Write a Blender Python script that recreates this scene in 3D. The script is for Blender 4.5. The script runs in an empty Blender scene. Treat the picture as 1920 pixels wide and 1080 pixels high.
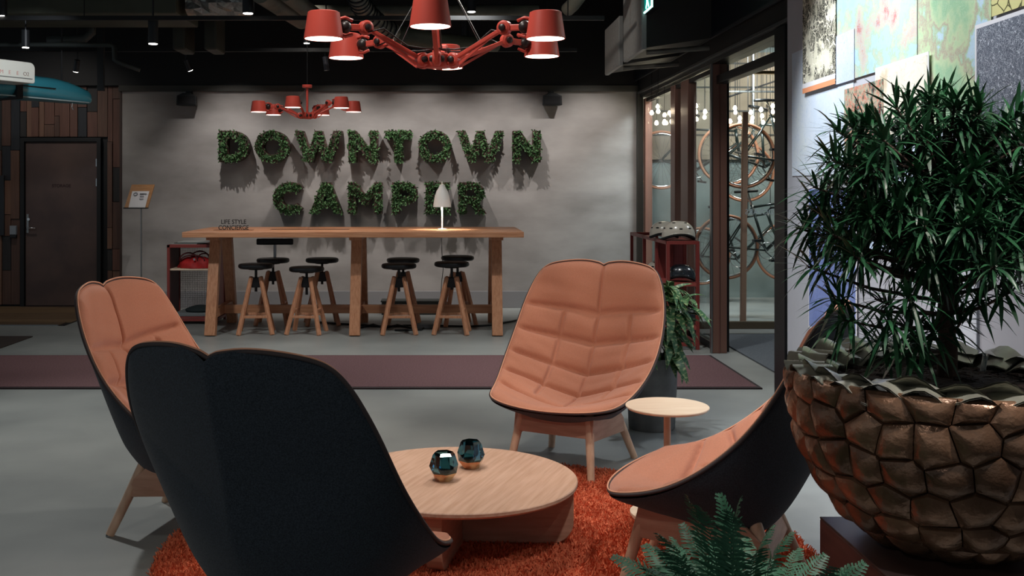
import bpy, math, random
import numpy as np
from mathutils import Vector, Matrix

# ------------------------------------------------------------------ camera
F, CX, CY, HC = 1950.0, 838.0, 351.0, 1.4          # focal length (px of a 1920 wide frame), vanishing point, eye height
scn = bpy.context.scene
COL = scn.collection
cam_d = bpy.data.cameras.new('camera')
cam_d.sensor_width = 36.0
cam_d.lens = F / 1920 * 36
cam_d.shift_x = (960 - CX) / 1920
cam_d.shift_y = -(540 - CY) / 1920
cam_d.clip_start = 0.05
cam = bpy.data.objects.new('camera', cam_d)
cam.location = (0, 0, HC)
cam.rotation_euler = (math.pi / 2, 0, 0)
COL.objects.link(cam)
scn.camera = cam

# ------------------------------------------------------------------ world, lights, exposure
scn.view_settings.view_transform = 'Standard'
scn.view_settings.look = 'None'
scn.view_settings.gamma = 1.0
scn.view_settings.use_curve_mapping = False
scn.view_settings.exposure = 0.0
wd = bpy.data.worlds.new('world')
scn.world = wd
wd.use_nodes = True
wd.node_tree.nodes['Background'].inputs[0].default_value = (0.80, 0.92, 1.0, 1)
wd.node_tree.nodes['Background'].inputs[1].default_value = 0.24


def spot(name, loc, target, watts, deg=60, blend=0.6, size=0.05, col=(1, .93, .85)):
    d = bpy.data.lights.new(name, 'SPOT')
    d.energy = watts
    d.spot_size = math.radians(deg)
    d.spot_blend = blend
    d.shadow_soft_size = size
    d.color = col
    o = bpy.data.objects.new(name, d)
    o.location = loc
    v = Vector(target) - Vector(loc)
    o.rotation_euler = v.to_track_quat('-Z', 'Y').to_euler()
    COL.objects.link(o)
    return o


NEUT = (1, .92, .84)
COOL = (.88, .94, 1.0)
FLR = (.96, .97, .95)
# wall washers over the planted letters
for (px, w, tx) in ((385, 92, -2.4), (610, 100, -1.15), (790, 100, -.25), (950, 98, .6), (1130, 100, 1.6)):
    X = (px - CX) / F * 11.0
    spot('wall_spot_light', (X, 11.0, 2.98), (tx, 12.08, 1.22), w, 80, 1.0, .02, (1, .94, .90))
# downlights over the lounge group and the lobby floor
spot('lounge_spot_light', (-.7, 3.6, 3.3), (.4, 5.1, .4), 108, 70, .7, .10, NEUT)
spot('lounge_spot_light', (1.0, 5.9, 3.3), (-1.0, 4.4, .5), 108, 70, .7, .10, NEUT)
spot('lounge_spot_light', (1.1, 2.1, 3.3), (.6, 3.7, .2), 100, 60, .7, .10, NEUT)
spot('lounge_spot_light', (-.3, 4.9, 3.3), (.25, 3.9, .2), 58, 60, .7, .10, NEUT)
spot('floor_spot_light', (-2.6, 6.6, 3.3), (-2.2, 5.6, 0), 265, 80, .8, .08, FLR)
spot('floor_spot_light', (.2, 8.4, 3.2), (-.2, 8.7, 0), 240, 95, .8, .08, FLR)
spot('floor_spot_light', (-2.6, 8.0, 2.82), (-2.6, 9.2, 0), 100, 95, .8, .08, FLR)
spot('floor_spot_light', (1.3, 7.6, 3.2), (1.6, 7.9, 0), 140, 90, .8, .08, FLR)
# wash on the wall of maps
spot('map_spot_light', (1.05, 5.3, 3.25), (2.12, 5.3, 1.75), 205, 75, .7, .06, COOL)
spot('map_spot_light', (1.0, 4.1, 3.3), (2.1, 4.3, 1.5), 150, 75, .7, .06, COOL)
spot('map_spot_light', (1.35, 6.2, 3.3), (1.9, 5.6, 0), 110, 70, .7, .06, COOL)
spot('plant_spot_light', (.9, 1.7, 3.2), (1.4, 2.85, 1.2), 95, 50, .7, .06, COOL)
spot('planter_spot_light', (1.78, 1.5, 3.2), (1.5, 2.85, .7), 200, 44, .7, .06, NEUT)
spot('rear_fill_light', (-1.9, .2, 3.3), (-.7, 2.4, .7), 60, 60, .8, .08, NEUT)  # added fill behind the camera, lifts the dark chair back
spot('bar_fill_light', (-1.5, 9.2, 3.4), (-1.3, 10.4, 1.6), 55, 75, .8, .05, NEUT)  # added fill for the far chandelier shades and bar top, no fixture modelled
spot('box_fill_light', (-.8, 7.2, 2.9), (1.6, 9.6, 2.75), 75, 30, .8, .05, NEUT)  # added fill that only brightens the grey wall boxes
# left wall, vestibule, bike room
spot('plank_spot_light', (-4.4, 10.4, 3.3), (-4.7, 12.1, 1.2), 52, 90, .9, .06, NEUT)
spot('vestibule_light', (4.2, 9.0, 2.9), (4.2, 9.2, 0), 110, 130, .6, .15, COOL)
spot('bike_room_light', (3.0, 10.9, 2.9), (3.9, 12.6, 1.2), 330, 140, .6, .2, (.86, .96, 1))
spot('bike_room_light', (4.6, 11.6, 3.0), (4.2, 13.0, 1.2), 200, 140, .6, .2, (1, .94, .84))
spot('kayak_fill_light', (-2.7, 7.4, 2.80), (-3.75, 9.3, 2.30), 75, 36, .7, .05, COOL)  # added fill to brighten the kayak, no fixture stands here


rnd = random.Random(7)
PI = math.pi


# ------------------------------------------------------------------ helpers
def P(px, py, d):
    """photo pixel at depth d -> world point"""
    return Vector(((px - CX) / F * d, d, HC - (py - CY) / F * d))


def lin(c):
    return tuple(((x / 255) / 12.92 if x <= 10 else (((x / 255) + .055) / 1.055) ** 2.4) for x in c)


MATS = {}


def mat(name, rgb, rough=.5, metal=0.0, var=0.0, scale=8.0, bump=0.0, bscale=60.0, rgb2=None, stretch=None,
        spec=.5, emit=None, estr=0, trans=0, ior=1.45, coat=0, sheen=0, detail=4, contrast=(.35, .65)):
    if name in MATS:
        return MATS[name]
    m = bpy.data.materials.new(name)
    m.use_nodes = True
    nt = m.node_tree
    b = nt.nodes['Principled BSDF']
    c = lin(rgb)
    b.inputs['Base Color'].default_value = (*c, 1)
    b.inputs['Roughness'].default_value = rough
    b.inputs['Metallic'].default_value = metal
    b.inputs['Specular IOR Level'].default_value = spec
    b.inputs['IOR'].default_value = ior
    b.inputs['Transmission Weight'].default_value = trans
    b.inputs['Coat Weight'].default_value = coat
    b.inputs['Sheen Weight'].default_value = sheen
    if emit:
        b.inputs['Emission Color'].default_value = (*lin(emit), 1)
        b.inputs['Emission Strength'].default_value = estr
    tc = nt.nodes.new('ShaderNodeTexCoord')
    mp = nt.nodes.new('ShaderNodeMapping')
    nt.links.new(tc.outputs['Object'], mp.inputs[0])
    if stretch:
        mp.inputs['Scale'].default_value = stretch
    if var or rgb2:
        n = nt.nodes.new('ShaderNodeTexNoise')
        n.inputs['Scale'].default_value = scale
        n.inputs['Detail'].default_value = detail
        nt.links.new(mp.outputs[0], n.inputs['Vector'])
        r = nt.nodes.new('ShaderNodeValToRGB')
        r.color_ramp.elements[0].position = contrast[0]
        r.color_ramp.elements[1].position = contrast[1]
        c2 = lin(rgb2) if rgb2 else tuple(min(1, x * (1 + var)) for x in c)
        c1 = c if rgb2 else tuple(x * (1 - var) for x in c)
        r.color_ramp.elements[0].color = (*c1, 1)
        r.color_ramp.elements[1].color = (*c2, 1)
        nt.links.new(n.outputs['Fac'], r.inputs[0])
        nt.links.new(r.outputs[0], b.inputs['Base Color'])
    if bump:
        n2 = nt.nodes.new('ShaderNodeTexNoise')
        n2.inputs['Scale'].default_value = bscale
        n2.inputs['Detail'].default_value = 3
        nt.links.new(mp.outputs[0], n2.inputs['Vector'])
        bp = nt.nodes.new('ShaderNodeBump')
        bp.inputs['Strength'].default_value = bump
        bp.inputs['Distance'].default_value = .01
        nt.links.new(n2.outputs['Fac'], bp.inputs['Height'])
        nt.links.new(bp.outputs[0], b.inputs['Normal'])
    MATS[name] = m
    return m


def wood(name, a, b_, stretch, rough=.45, scale=6):
    return mat(name, a, rough, rgb2=b_, scale=scale, stretch=stretch, bump=.08, bscale=scale * 3, detail=6, contrast=(.3, .7))


class B:
    """collects verts/faces of one mesh"""
    def __init__(s):
        s.v = []; s.f = []

    def add(s, v, f):
        o = len(s.v)
        s.v += [tuple(x) for x in v]
        s.f += [tuple(i + o for i in q) for q in f]
        return s

    def box(s, lo, hi, rot=None, c=None):
        (a, b, c0), (d, e, f) = lo, hi
        v = [Vector(q) for q in ((a, b, c0), (d, b, c0), (d, e, c0), (a, e, c0), (a, b, f), (d, b, f), (d, e, f), (a, e, f))]
        if rot is not None:
            ce = Vector(c) if c is not None else (v[0] + v[6]) / 2
            v = [ce + rot @ (q - ce) for q in v]
        return s.add(v, [(0, 3, 2, 1), (4, 5, 6, 7), (0, 1, 5, 4), (1, 2, 6, 5), (2, 3, 7, 6), (3, 0, 4, 7)])

    def bar(s, p0, p1, w, h, up=(0, 0, 1), w1=None, h1=None):
        p0, p1 = Vector(p0), Vector(p1)
        t = (p1 - p0).normalized()
        u = Vector(up)
        x = t.cross(u)
        if x.length < 1e-4:
            x = t.cross(Vector((0, 1, 0)))
        x.normalize()
        y = x.cross(t)
        v = []
        for p, ww, hh in ((p0, w, h), (p1, w1 or w, h1 or h)):
            for a, b in ((-1, -1), (1, -1), (1, 1), (-1, 1)):
                v.append(p + x * a * ww / 2 + y * b * hh / 2)
        return s.add(v, [(0, 1, 2, 3), (7, 6, 5, 4), (0, 4, 5, 1), (1, 5, 6, 2), (2, 6, 7, 3), (3, 7, 4, 0)])

    def cyl(s, p0, p1, r0, r1=None, n=16, cap=True):
        return s.tube([p0, p1], [r0, r0 if r1 is None else r1], n, cap)

    def tube(s, path, r, n=10, cap=True, closed=False):
        path = [Vector(p) for p in path]
        m = len(path)
        rr = r if isinstance(r, (list, tuple)) else [r] * m
        o = len(s.v)
        prev = None
        for i, p in enumerate(path):
            if closed:
                t = path[(i + 1) % m] - path[i - 1]
            else:
                t = path[min(i + 1, m - 1)] - path[max(i - 1, 0)]
            t.normalize()
            if prev is None:
                x = t.cross(Vector((0, 0, 1)))
                if x.length < 1e-3:
                    x = t.cross(Vector((0, 1, 0)))
            else:
                x = prev - t * prev.dot(t)
            x.normalize()
            prev = x
            y = t.cross(x)
            for k in range(n):
                a = 2 * PI * k / n
                s.v.append(tuple(p + (x * math.cos(a) + y * math.sin(a)) * rr[i]))
        rings = m if closed else m - 1
        for i in range(rings):
            for k in range(n):
                a = o + i * n + k
                b = o + i * n + (k + 1) % n
                c = o + ((i + 1) % m) * n
                s.f.append((a, b, c + (k + 1) % n, c + k))
        if cap and not closed:
            s.f.append(tuple(o + k for k in range(n))[::-1])
            s.f.append(tuple(o + (m - 1) * n + k for k in range(n)))
        return s

    def lathe(s, prof, n=32, c=(0, 0, 0), ax=None):
        """prof: list of (r, z); closes at r=0"""
        o = len(s.v)
        idx = []
        for r, z in prof:
            if r < 1e-6:
                idx.append([len(s.v)]); s.v.append((c[0], c[1], c[2] + z))
            else:
                idx.append([len(s.v) + k for k in range(n)])
                for k in range(n):
                    a = 2 * PI * k / n
                    s.v.append((c[0] + r * math.cos(a), c[1] + r * math.sin(a), c[2] + z))
        for p, q in zip(idx[:-1], idx[1:]):
            for k in range(n):
                k2 = (k + 1) % n
                if len(p) == 1 and len(q) == 1:
                    continue
                if len(p) == 1:
                    s.f.append((p[0], q[k2], q[k]))
                elif len(q) == 1:
                    s.f.append((p[k], p[k2], q[0]))
                else:
                    s.f.append((p[k], p[k2], q[k2], q[k]))
        if ax is not None:
            R = Vector((0, 0, 1)).rotation_difference(Vector(ax)).to_matrix()
            cc = Vector(c)
            for i in range(o, len(s.v)):
                s.v[i] = tuple(cc + R @ (Vector(s.v[i]) - cc))
        return s

    def torus(s, c, R, r, ax=(0, 1, 0), n=40, m=8):
        c = Vector(c)
        q = Vector((0, 0, 1)).rotation_difference(Vector(ax)).to_matrix()
        return s.tube([c + q @ Vector((R * math.cos(2 * PI * k / n), R * math.sin(2 * PI * k / n), 0)) for k in range(n)], r, m, closed=True)

    def grid(s, V, wrap_u=False):
        """V: array (nv, nu, 3)"""
        nv, nu = V.shape[:2]
        o = len(s.v)
        s.v += [tuple(map(float, q)) for q in V.reshape(-1, 3)]
        for j in range(nv - 1):
            for i in range(nu if wrap_u else nu - 1):
                i2 = (i + 1) % nu
                s.f.append((o + j * nu + i, o + j * nu + i2, o + (j + 1) * nu + i2, o + (j + 1) * nu + i))
        return s


def wloc(o):
    v = Vector((0, 0, 0))
    while o is not None:
        v += o.location
        o = o.parent
    return v


def obj(name, b, m, parent=None, smooth=False, bevel=0, world=True, kind=None, seg=2):
    off = wloc(parent) if (parent is not None and world) else Vector((0, 0, 0))
    me = bpy.data.meshes.new(name)
    v = [(x - off.x, y - off.y, z - off.z) for x, y, z in b.v]
    me.from_pydata(v, [], b.f)
    me.materials.append(m)
    if smooth:
        me.polygons.foreach_set('use_smooth', [True] * len(me.polygons))
        if smooth == 'auto':
            try:
                me.set_sharp_from_angle(angle=math.radians(38))
            except Exception:
                pass
    me.update()
    o = bpy.data.objects.new(name, me)
    COL.objects.link(o)
    if parent is not None:
        o.parent = parent
    if bevel:
        md = o.modifiers.new('bevel', 'BEVEL')
        md.width = bevel
        md.segments = seg
        md.limit_method = 'ANGLE'
    if kind:
        o['kind'] = kind
    return o


def tag(o, label, cat, group=None):
    o['label'] = label
    o['category'] = cat
    if group:
        o['group'] = group
    return o


def thing(name, label, cat, loc=(0, 0, 0), rotz=0, group=None):
    o = bpy.data.objects.new(name, None)
    o.empty_display_size = .1
    o.location = loc
    o.rotation_euler = (0, 0, rotz)
    COL.objects.link(o)
    return tag(o, label, cat, group)


def struct(name, b, m, parent=None, **k):
    return obj(name, b, m, parent, kind='structure' if parent is None else None, **k)


KIDS = {}


def copy_tree(o, parent=None):
    c = o.copy()
    COL.objects.link(c)
    if parent is not None:
        c.parent = parent
    for ch in [q for q in COL.objects if q.parent == o]:
        copy_tree(ch, c)
    return c


def text_mesh(txt, size, ext, name, m, parent, M, align='CENTER', bold=0, sx=1.0, space=1.0):
    cu = bpy.data.curves.new(name, 'FONT')
    cu.body = txt
    cu.size = size
    cu.extrude = ext
    cu.align_x = align
    cu.offset = bold
    cu.space_character = space
    cu.space_line = .92
    t = bpy.data.objects.new(name, cu)
    me = bpy.data.meshes.new_from_object(t)
    bpy.data.objects.remove(t)
    off = wloc(parent) if parent is not None else Vector((0, 0, 0))
    me.transform(Matrix.Translation(-off) @ M @ Matrix.Diagonal((sx, 1, 1, 1)))
    me.materials.clear()
    me.materials.append(m)
    o = bpy.data.objects.new(name, me)
    COL.objects.link(o)
    o.parent = parent
    return o


RX90 = Matrix.Rotation(PI / 2, 4, 'X')       # text upright, facing -Y (towards the camera)


# ------------------------------------------------------------------ materials
M_floor = mat('polished_concrete', (118, 122, 121), .42, rgb2=(150, 153, 150), scale=1.1, detail=8, bump=.03, bscale=30, contrast=(.3, .72))
M_wall = mat('troweled_concrete', (128, 124, 121), .8, rgb2=(160, 156, 153), scale=1.6, detail=8, stretch=(1, 1, 2.2), bump=.06, bscale=14, contrast=(.3, .7))
M_base = mat('painted_skirting', (128, 127, 129), .6)
M_black = mat('black_paint', (14, 15, 17), .6)
M_ceil = mat('black_ceiling_paint', (13, 14, 14), .8)
M_navy = mat('blue_black_panel', (20, 25, 32), .35)
M_blackmetal = mat('black_powder_coat', (16, 17, 19), .4)
M_darkbrown = mat('bronze_frame', (136, 100, 88), .4, metal=.2)
M_trimgrey = mat('dark_grey_trim', (62, 62, 58), .7)
M_peach = mat('peach_wool', (190, 128, 102), .9, var=.10, scale=240, stretch=(1, 1, 3), bump=.15, bscale=500, sheen=.25, spec=.2)
M_shell = mat('charcoal_wool', (50, 58, 66), .95, var=.35, scale=260, bump=.2, bscale=500, sheen=.15, spec=.15)
M_piping = mat('dark_piping', (66, 58, 58), .8)
M_oakleg = wood('pale_oak_leg', (196, 158, 130), (215, 182, 155), (20, 20, 2), .45, 3)
M_oaktop = wood('oiled_oak_top', (196, 150, 118), (222, 182, 150), (2.2, 26, 26), .42, 2)
M_oakpanel = wood('oak_panel', (172, 130, 106), (194, 154, 130), (3, 3, 24), .5, 2)
M_bar = wood('bar_oak', (182, 122, 86), (212, 156, 118), (1.3, 22, 22), .4, 3)
M_barleg = wood('bar_oak_leg', (176, 118, 84), (204, 148, 112), (22, 22, 1.5), .45, 3)
M_ash = wood('pale_ash', (226, 200, 172), (242, 222, 198), (3, 30, 30), .4, 2)
M_stoolleg = wood('stool_beech', (190, 128, 94), (214, 156, 120), (24, 24, 2), .4, 3)
M_blackseat = mat('black_leather', (16, 17, 19), .4, bump=.1, bscale=120)
M_lampred = mat('coral_red_lacquer', (196, 78, 66), .38, spec=.5)
M_lampdark = mat('dark_knob', (38, 30, 30), .4)
M_glow = mat('lamp_diffuser', (255, 245, 235), .5, emit=(255, 226, 205), estr=5.5)
M_spotglow = mat('spot_lens', (255, 255, 255), .5, emit=(255, 248, 238), estr=14)
M_spotbody = mat('spot_housing', (26, 28, 32), .45)
M_rug = mat('orange_shag_pile', (204, 104, 72), .95, rgb2=(220, 126, 92), scale=30, spec=.1)
M_runner = mat('plum_runner', (94, 70, 72), .95, rgb2=(112, 86, 88), scale=90, bump=.3, bscale=200, spec=.1)
M_matedge = mat('runner_edge', (40, 28, 30), .8)
M_darkmat = mat('brown_entry_mat', (44, 34, 30), .95, bump=.3, bscale=200)
M_greymat = mat('grey_vestibule_mat', (92, 98, 104), .95, var=.2, scale=120, bump=.3, bscale=200)
M_duct = mat('dusty_duct', (92, 92, 82), .55, var=.2, scale=5)
M_duct2 = mat('zinc_duct', (112, 110, 102), .45, metal=.4, var=.2, scale=6)
M_foil = mat('crumpled_foil', (150, 150, 145), .3, metal=.8, bump=1.0, bscale=25)
M_redmetal = mat('brick_red_metal', (138, 60, 55), .45)
M_redmesh = mat('red_perforated', (190, 112, 110), .5)
M_steel = mat('brushed_steel', (150, 152, 152), .35, metal=.9)
M_chrome = mat('chrome', (205, 205, 205), .18, metal=1)
M_white = mat('white_lacquer', (228, 226, 222), .4)
M_greypanel = mat('grey_fabric_panel', (158, 160, 158), .8, var=.08, scale=30)
M_glass = bpy.data.materials.new('clear_glass')
M_glass.use_nodes = True
_nt = M_glass.node_tree
_nt.nodes.clear()
_o, _m = _nt.nodes.new('ShaderNodeOutputMaterial'), _nt.nodes.new('ShaderNodeMixShader')
_t, _g = _nt.nodes.new('ShaderNodeBsdfTransparent'), _nt.nodes.new('ShaderNodeBsdfGlossy')
_l, _p, _q = _nt.nodes.new('ShaderNodeLayerWeight'), _nt.nodes.new('ShaderNodeMath'), _nt.nodes.new('ShaderNodeMath')
_t.inputs[0].default_value = (.96, .985, .98, 1)
_g.inputs['Roughness'].default_value = .01
_l.inputs[0].default_value = .5
_p.operation, _q.operation = 'POWER', 'MULTIPLY_ADD'
_p.inputs[1].default_value = 5.0
_q.inputs[1].default_value, _q.inputs[2].default_value = .5, .03
for _a, _b in ((_l.outputs['Facing'], _p.inputs[0]), (_p.outputs[0], _q.inputs[0]), (_q.outputs[0], _m.inputs[0]), (_t.outputs[0], _m.inputs[1]), (_g.outputs[0], _m.inputs[2]), (_m.outputs[0], _o.inputs[0])):
    _nt.links.new(_a, _b)
M_conc = mat('grey_concrete_pot', (100, 103, 102), .75, var=.25, scale=7, detail=8, bump=.15, bscale=40)
M_leafdark = mat('podocarpus_leaf', (24, 54, 36), .36, rgb2=(44, 90, 56), scale=14, spec=.5)
M_leafmid = mat('variegated_leaf', (48, 92, 52), .45, rgb2=(158, 170, 118), scale=30, stretch=(3, 1, 1), contrast=(.5, .66))
M_fern = mat('fern_green', (36, 76, 56), .5, rgb2=(62, 108, 84), scale=12)
M_moss = mat('moss_leaf', (44, 76, 42), .7, rgb2=(78, 114, 68), scale=25)
M_mossbase = mat('moss_base', (30, 54, 28), .9, var=.4, scale=40, bump=.6, bscale=60)
M_letter = mat('rusty_letter_frame', (62, 40, 34), .6, var=.3, scale=10)
M_bark = mat('dark_bark', (58, 42, 34), .9, var=.4, scale=30, bump=.6, bscale=60)
M_soil = mat('bark_soil', (36, 26, 22), .95, var=.6, scale=60, bump=1, bscale=60)
M_shellpiece = mat('bronzed_shell', (104, 76, 58), .34, metal=.45, rgb2=(134, 102, 80), scale=9, detail=7, bump=.25, bscale=70, spec=.6)
_nt = M_shellpiece.node_tree
_b = _nt.nodes['Principled BSDF']
_src = _b.inputs['Base Color'].links[0].from_socket
_oi, _hs, _mr = _nt.nodes.new('ShaderNodeObjectInfo'), _nt.nodes.new('ShaderNodeHueSaturation'), _nt.nodes.new('ShaderNodeMapRange')
_mr.inputs['To Min'].default_value = .7
_mr.inputs['To Max'].default_value = 1.35
_nt.links.new(_oi.outputs['Random'], _mr.inputs['Value']); _nt.links.new(_mr.outputs[0], _hs.inputs['Value'])
_nt.links.new(_src, _hs.inputs['Color']); _nt.links.new(_hs.outputs[0], _b.inputs['Base Color'])
_b.inputs['Roughness'].default_value = .27
M_shellrim = mat('capiz_rim', (168, 166, 152), .3, metal=.5, var=.15, scale=14, bump=.1, bscale=40)
M_plinth = wood('dark_red_plinth', (78, 46, 42), (94, 58, 52), (2, 2, 18), .5, 3)
M_speck = mat('speckled_stone', (40, 40, 40), .6, rgb2=(120, 118, 112), scale=120, contrast=(.45, .6))
M_turq = mat('turquoise_gelcoat', (58, 142, 158), .3, coat=.3)
M_tyre = mat('tan_tyre', (150, 100, 74), .7)
M_bikeframe = mat('dark_green_frame', (26, 36, 34), .3, coat=.4)
M_bulb = mat('reflected_lamp_glow', (255, 240, 210), .4, emit=(255, 238, 205), estr=22)  # glow for the bulbs that imitate reflected lamps
M_teal = mat('teal_plaster', (104, 118, 118), .7, rgb2=(128, 140, 138), scale=2)
M_tan = mat('tan_plaster', (120, 108, 92), .7, rgb2=(140, 128, 110), scale=2)
M_cable = mat('black_cable', (14, 14, 16), .5)
M_ink = mat('black_ink', (24, 24, 26), .7)
M_paper = mat('white_paper', (214, 214, 216), .7)
M_plaque = wood('plywood_plaque', (150, 104, 62), (172, 126, 82), (3, 24, 24), .5, 3)
M_door = mat('rusted_door_skin', (68, 54, 52), .6, rgb2=(86, 68, 62), scale=2.5, detail=8, bump=.05, bscale=30)
M_helmet = mat('pearl_helmet', (196, 188, 174), .25, coat=.5)
M_helmetdark = mat('slate_helmet', (40, 46, 52), .25, coat=.5)
M_vent = mat('helmet_vent', (10, 10, 11), .8)
M_rope = mat('red_bag_fabric', (178, 34, 34), .6, var=.2, scale=20)
PLANKS = [wood('plank_' + n, a, b_, (26, 26, 1.6), .6, 2.2) for n, a, b_ in (
    ('tan', (92, 66, 52), (110, 80, 64)), ('rust', (80, 52, 42), (96, 64, 52)), ('umber', (66, 46, 38), (80, 56, 46)),
    ('char', (30, 28, 28), (42, 38, 36)), ('walnut', (76, 52, 42), (92, 66, 52)), ('night', (26, 28, 34), (36, 38, 42)))]
M_oakfloor = [wood('floor_oak_' + n, a, b_, (1.2, 24, 24), .5, 2) for n, a, b_ in (
    ('dark', (84, 66, 48), (104, 84, 62)), ('mid', (98, 78, 56), (118, 96, 70)))]

# ------------------------------------------------------------------ the setting
YW = 12.08                                     # face of the lettered wall
struct('floor', B().box((-9, -3, -.1), (7.5, 13.6, 0)), M_floor)
struct('ceiling', B().box((-9, -3, 3.72), (7.5, 13.6, 3.85)), M_ceil)
struct('wall_back', B().box((-3.78, YW, 0), (2.27, YW + .3, 2.51)), M_wall)
struct('wall_back_upper', B().box((-9, YW - .02, 2.58), (2.3, YW + .3, 3.72)), M_black)
struct('trim_1', B().box((-3.80, YW - .05, 2.51), (2.27, YW + .3, 2.58)), M_trimgrey, bevel=.004)
struct('baseboard_back', B().box((-3.78, YW - .022, 0), (2.27, YW, .195)), M_base, bevel=.004)
struct('trim_2', B().box((2.20, YW - .06, 0), (2.27, YW, 2.51)), M_trimgrey, bevel=.004)

# wall of reclaimed boards with the door
YL = 12.14
wl = struct('wall_left', B().box((-9, YL + .02, 0), (-3.80, YL + .3, 2.58)), M_black)
struct('trim_3', B().box((-3.80, YL - .07, 0), (-3.775, YL + .3, 2.51)), mat('corner_board', (58, 42, 36), .6))
xd0, xd1, zd = (48 - CX) / F * YL, (184 - CX) / F * YL, 1.925
x = -3.805
pal = [0, 1, 2, 3, 4, 5, 3, 1, 2, 4]
while x > -6.1:
    w = rnd.choice([.06, .075, .09, .105, .12])
    z = .03
    x0 = x - w
    while z < 2.57:
        h = rnd.choice([.25, .4, .55, .8, 1.0, 1.3])
        z1 = min(z + h, 2.575)
        if 2.575 - z1 < .12:
            z1 = 2.575
        # keep clear of the door opening
        a, b_ = z, z1
        if x0 < xd1 + .05 and x > xd0 - .05:
            if b_ <= zd + .06:
                z = z1; continue
            a = max(a, zd + .06)
        if b_ - a > .03:
            dp = rnd.uniform(.012, .04)
            obj('plank', B().box((x0 + .003, YL - dp, a + .003), (x - .003, YL + .02, b_ - .003)), PLANKS[rnd.choice(pal)], wl, bevel=0)
        z = z1
    x = x0
fr = B().box((xd0 - .045, YL - .05, 0), (xd0, YL + .02, zd + .05))
dr = struct('door_1', B().box((xd0 + .008, YL - .02, .02), (xd1 - .008, YL + .02, zd)), M_door, bevel=.003)
obj('door_jamb', fr, M_black, dr)
obj('door_jamb', B().box((xd1, YL - .05, 0), (xd1 + .045, YL + .02, zd + .05)), M_black, dr)
obj('door_head', B().box((xd0, YL - .05, zd + .006), (xd1, YL + .02, zd + .05)), M_black, dr)
obj('door_threshold', B().box((xd0, YL - .06, 0), (xd1, YL + .02, .014)), mat('plum_sill', (50, 38, 40), .6), dr)
for py in (305, 342):
    z = P(0, py, YL).z
    obj('hinge', B().cyl((xd1 - .006, YL - .035, z - .045), (xd1 - .006, YL - .035, z + .045), .011, n=10), M_chrome, dr)
zh = P(0, 427, YL).z
obj('lock_plate', B().box((xd0 + .02, YL - .026, zh - .06), (xd0 + .045, YL - .02, zh + .16)), M_steel, dr, bevel=.002)
obj('door_handle', B().tube([(xd0 + .033, YL - .02, zh), (xd0 + .033, YL - .07, zh), (xd0 + .06, YL - .08, zh), (xd0 + .15, YL - .08, zh)], .009, 8), M_chrome, dr, smooth=True)
obj('lock_cylinder', B().cyl((xd0 + .05, YL - .045, zh + .1), (xd0 + .05, YL - .02, zh + .1), .016, n=14), M_chrome, dr)
text_mesh('STORAGE', .05, .001, 'door_lettering', mat('dark_red_ink', (46, 24, 24), .7), dr,
          Matrix.Translation(P(115, 351, YL - .022)) @ RX90, bold=.001)
# narrow dark board and card reader left of the door
tag(obj('notice_board', B().box((-5.75, YL - .07, P(0, 441, YL).z), ((12 - CX) / F * YL, YL - .04, P(0, 329, YL).z)), mat('dark_board', (30, 32, 36), .5), None, bevel=.004),
    'dark notice board cut off by the frame edge on the planked wall', 'board')
cr_ = thing('card_reader', 'small grey card reader on the planks beside the brown door', 'reader', (P(26, 440, YL - .05)))
p0, p1 = P(20, 440, YL - .05), P(32, 423, YL - .05)
obj('reader_face', B().box((p0.x, YL - .085, p0.z), (p1.x, YL - .04, p1.z)), mat('reader_grey', (120, 126, 132), .4), cr_, bevel=.006)
obj('reader_base', B().box((p0.x, YL - .08, p0.z - .035), (p1.x, YL - .04, p0.z)), M_blackmetal, cr_, bevel=.004)

# oak boards laid in front of the door
fw = struct('floor_oak', B().box((-8, 10.5, 0), (-3.86, YL, .004)), M_black)
for i in range(8):
    y0 = 10.52 + i * (YL - 10.54) / 8
    xx = -8 + rnd.uniform(0, 1.0)
    edges = [-8]
    while xx < -4.4:
        edges.append(xx); xx += rnd.uniform(1.2, 2.0)
    edges.append(-3.87 if i > 0 else -3.92)
    for a, b_ in zip(edges[:-1], edges[1:]):
        obj('floorboard', B().box((a + .002, y0 + .002, .003), (b_ - .002, y0 + (YL - 10.54) / 8 - .002, .012)), rnd.choice(M_oakfloor), fw)
struct('trim_4', B().box((-8, 10.48, 0), (-3.92, 10.5, .014)), M_steel)

# glazed side of the lobby
XG = 2.30


def jamb(y0, y1, x0=XG - .03, x1=XG + .05, z1=2.42, m=None, name='trim_5', par=None):
    return struct(name, B().box((x0, y0, 0), (x1, y1, z1)), m or M_darkbrown, par, bevel=.004)


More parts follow.
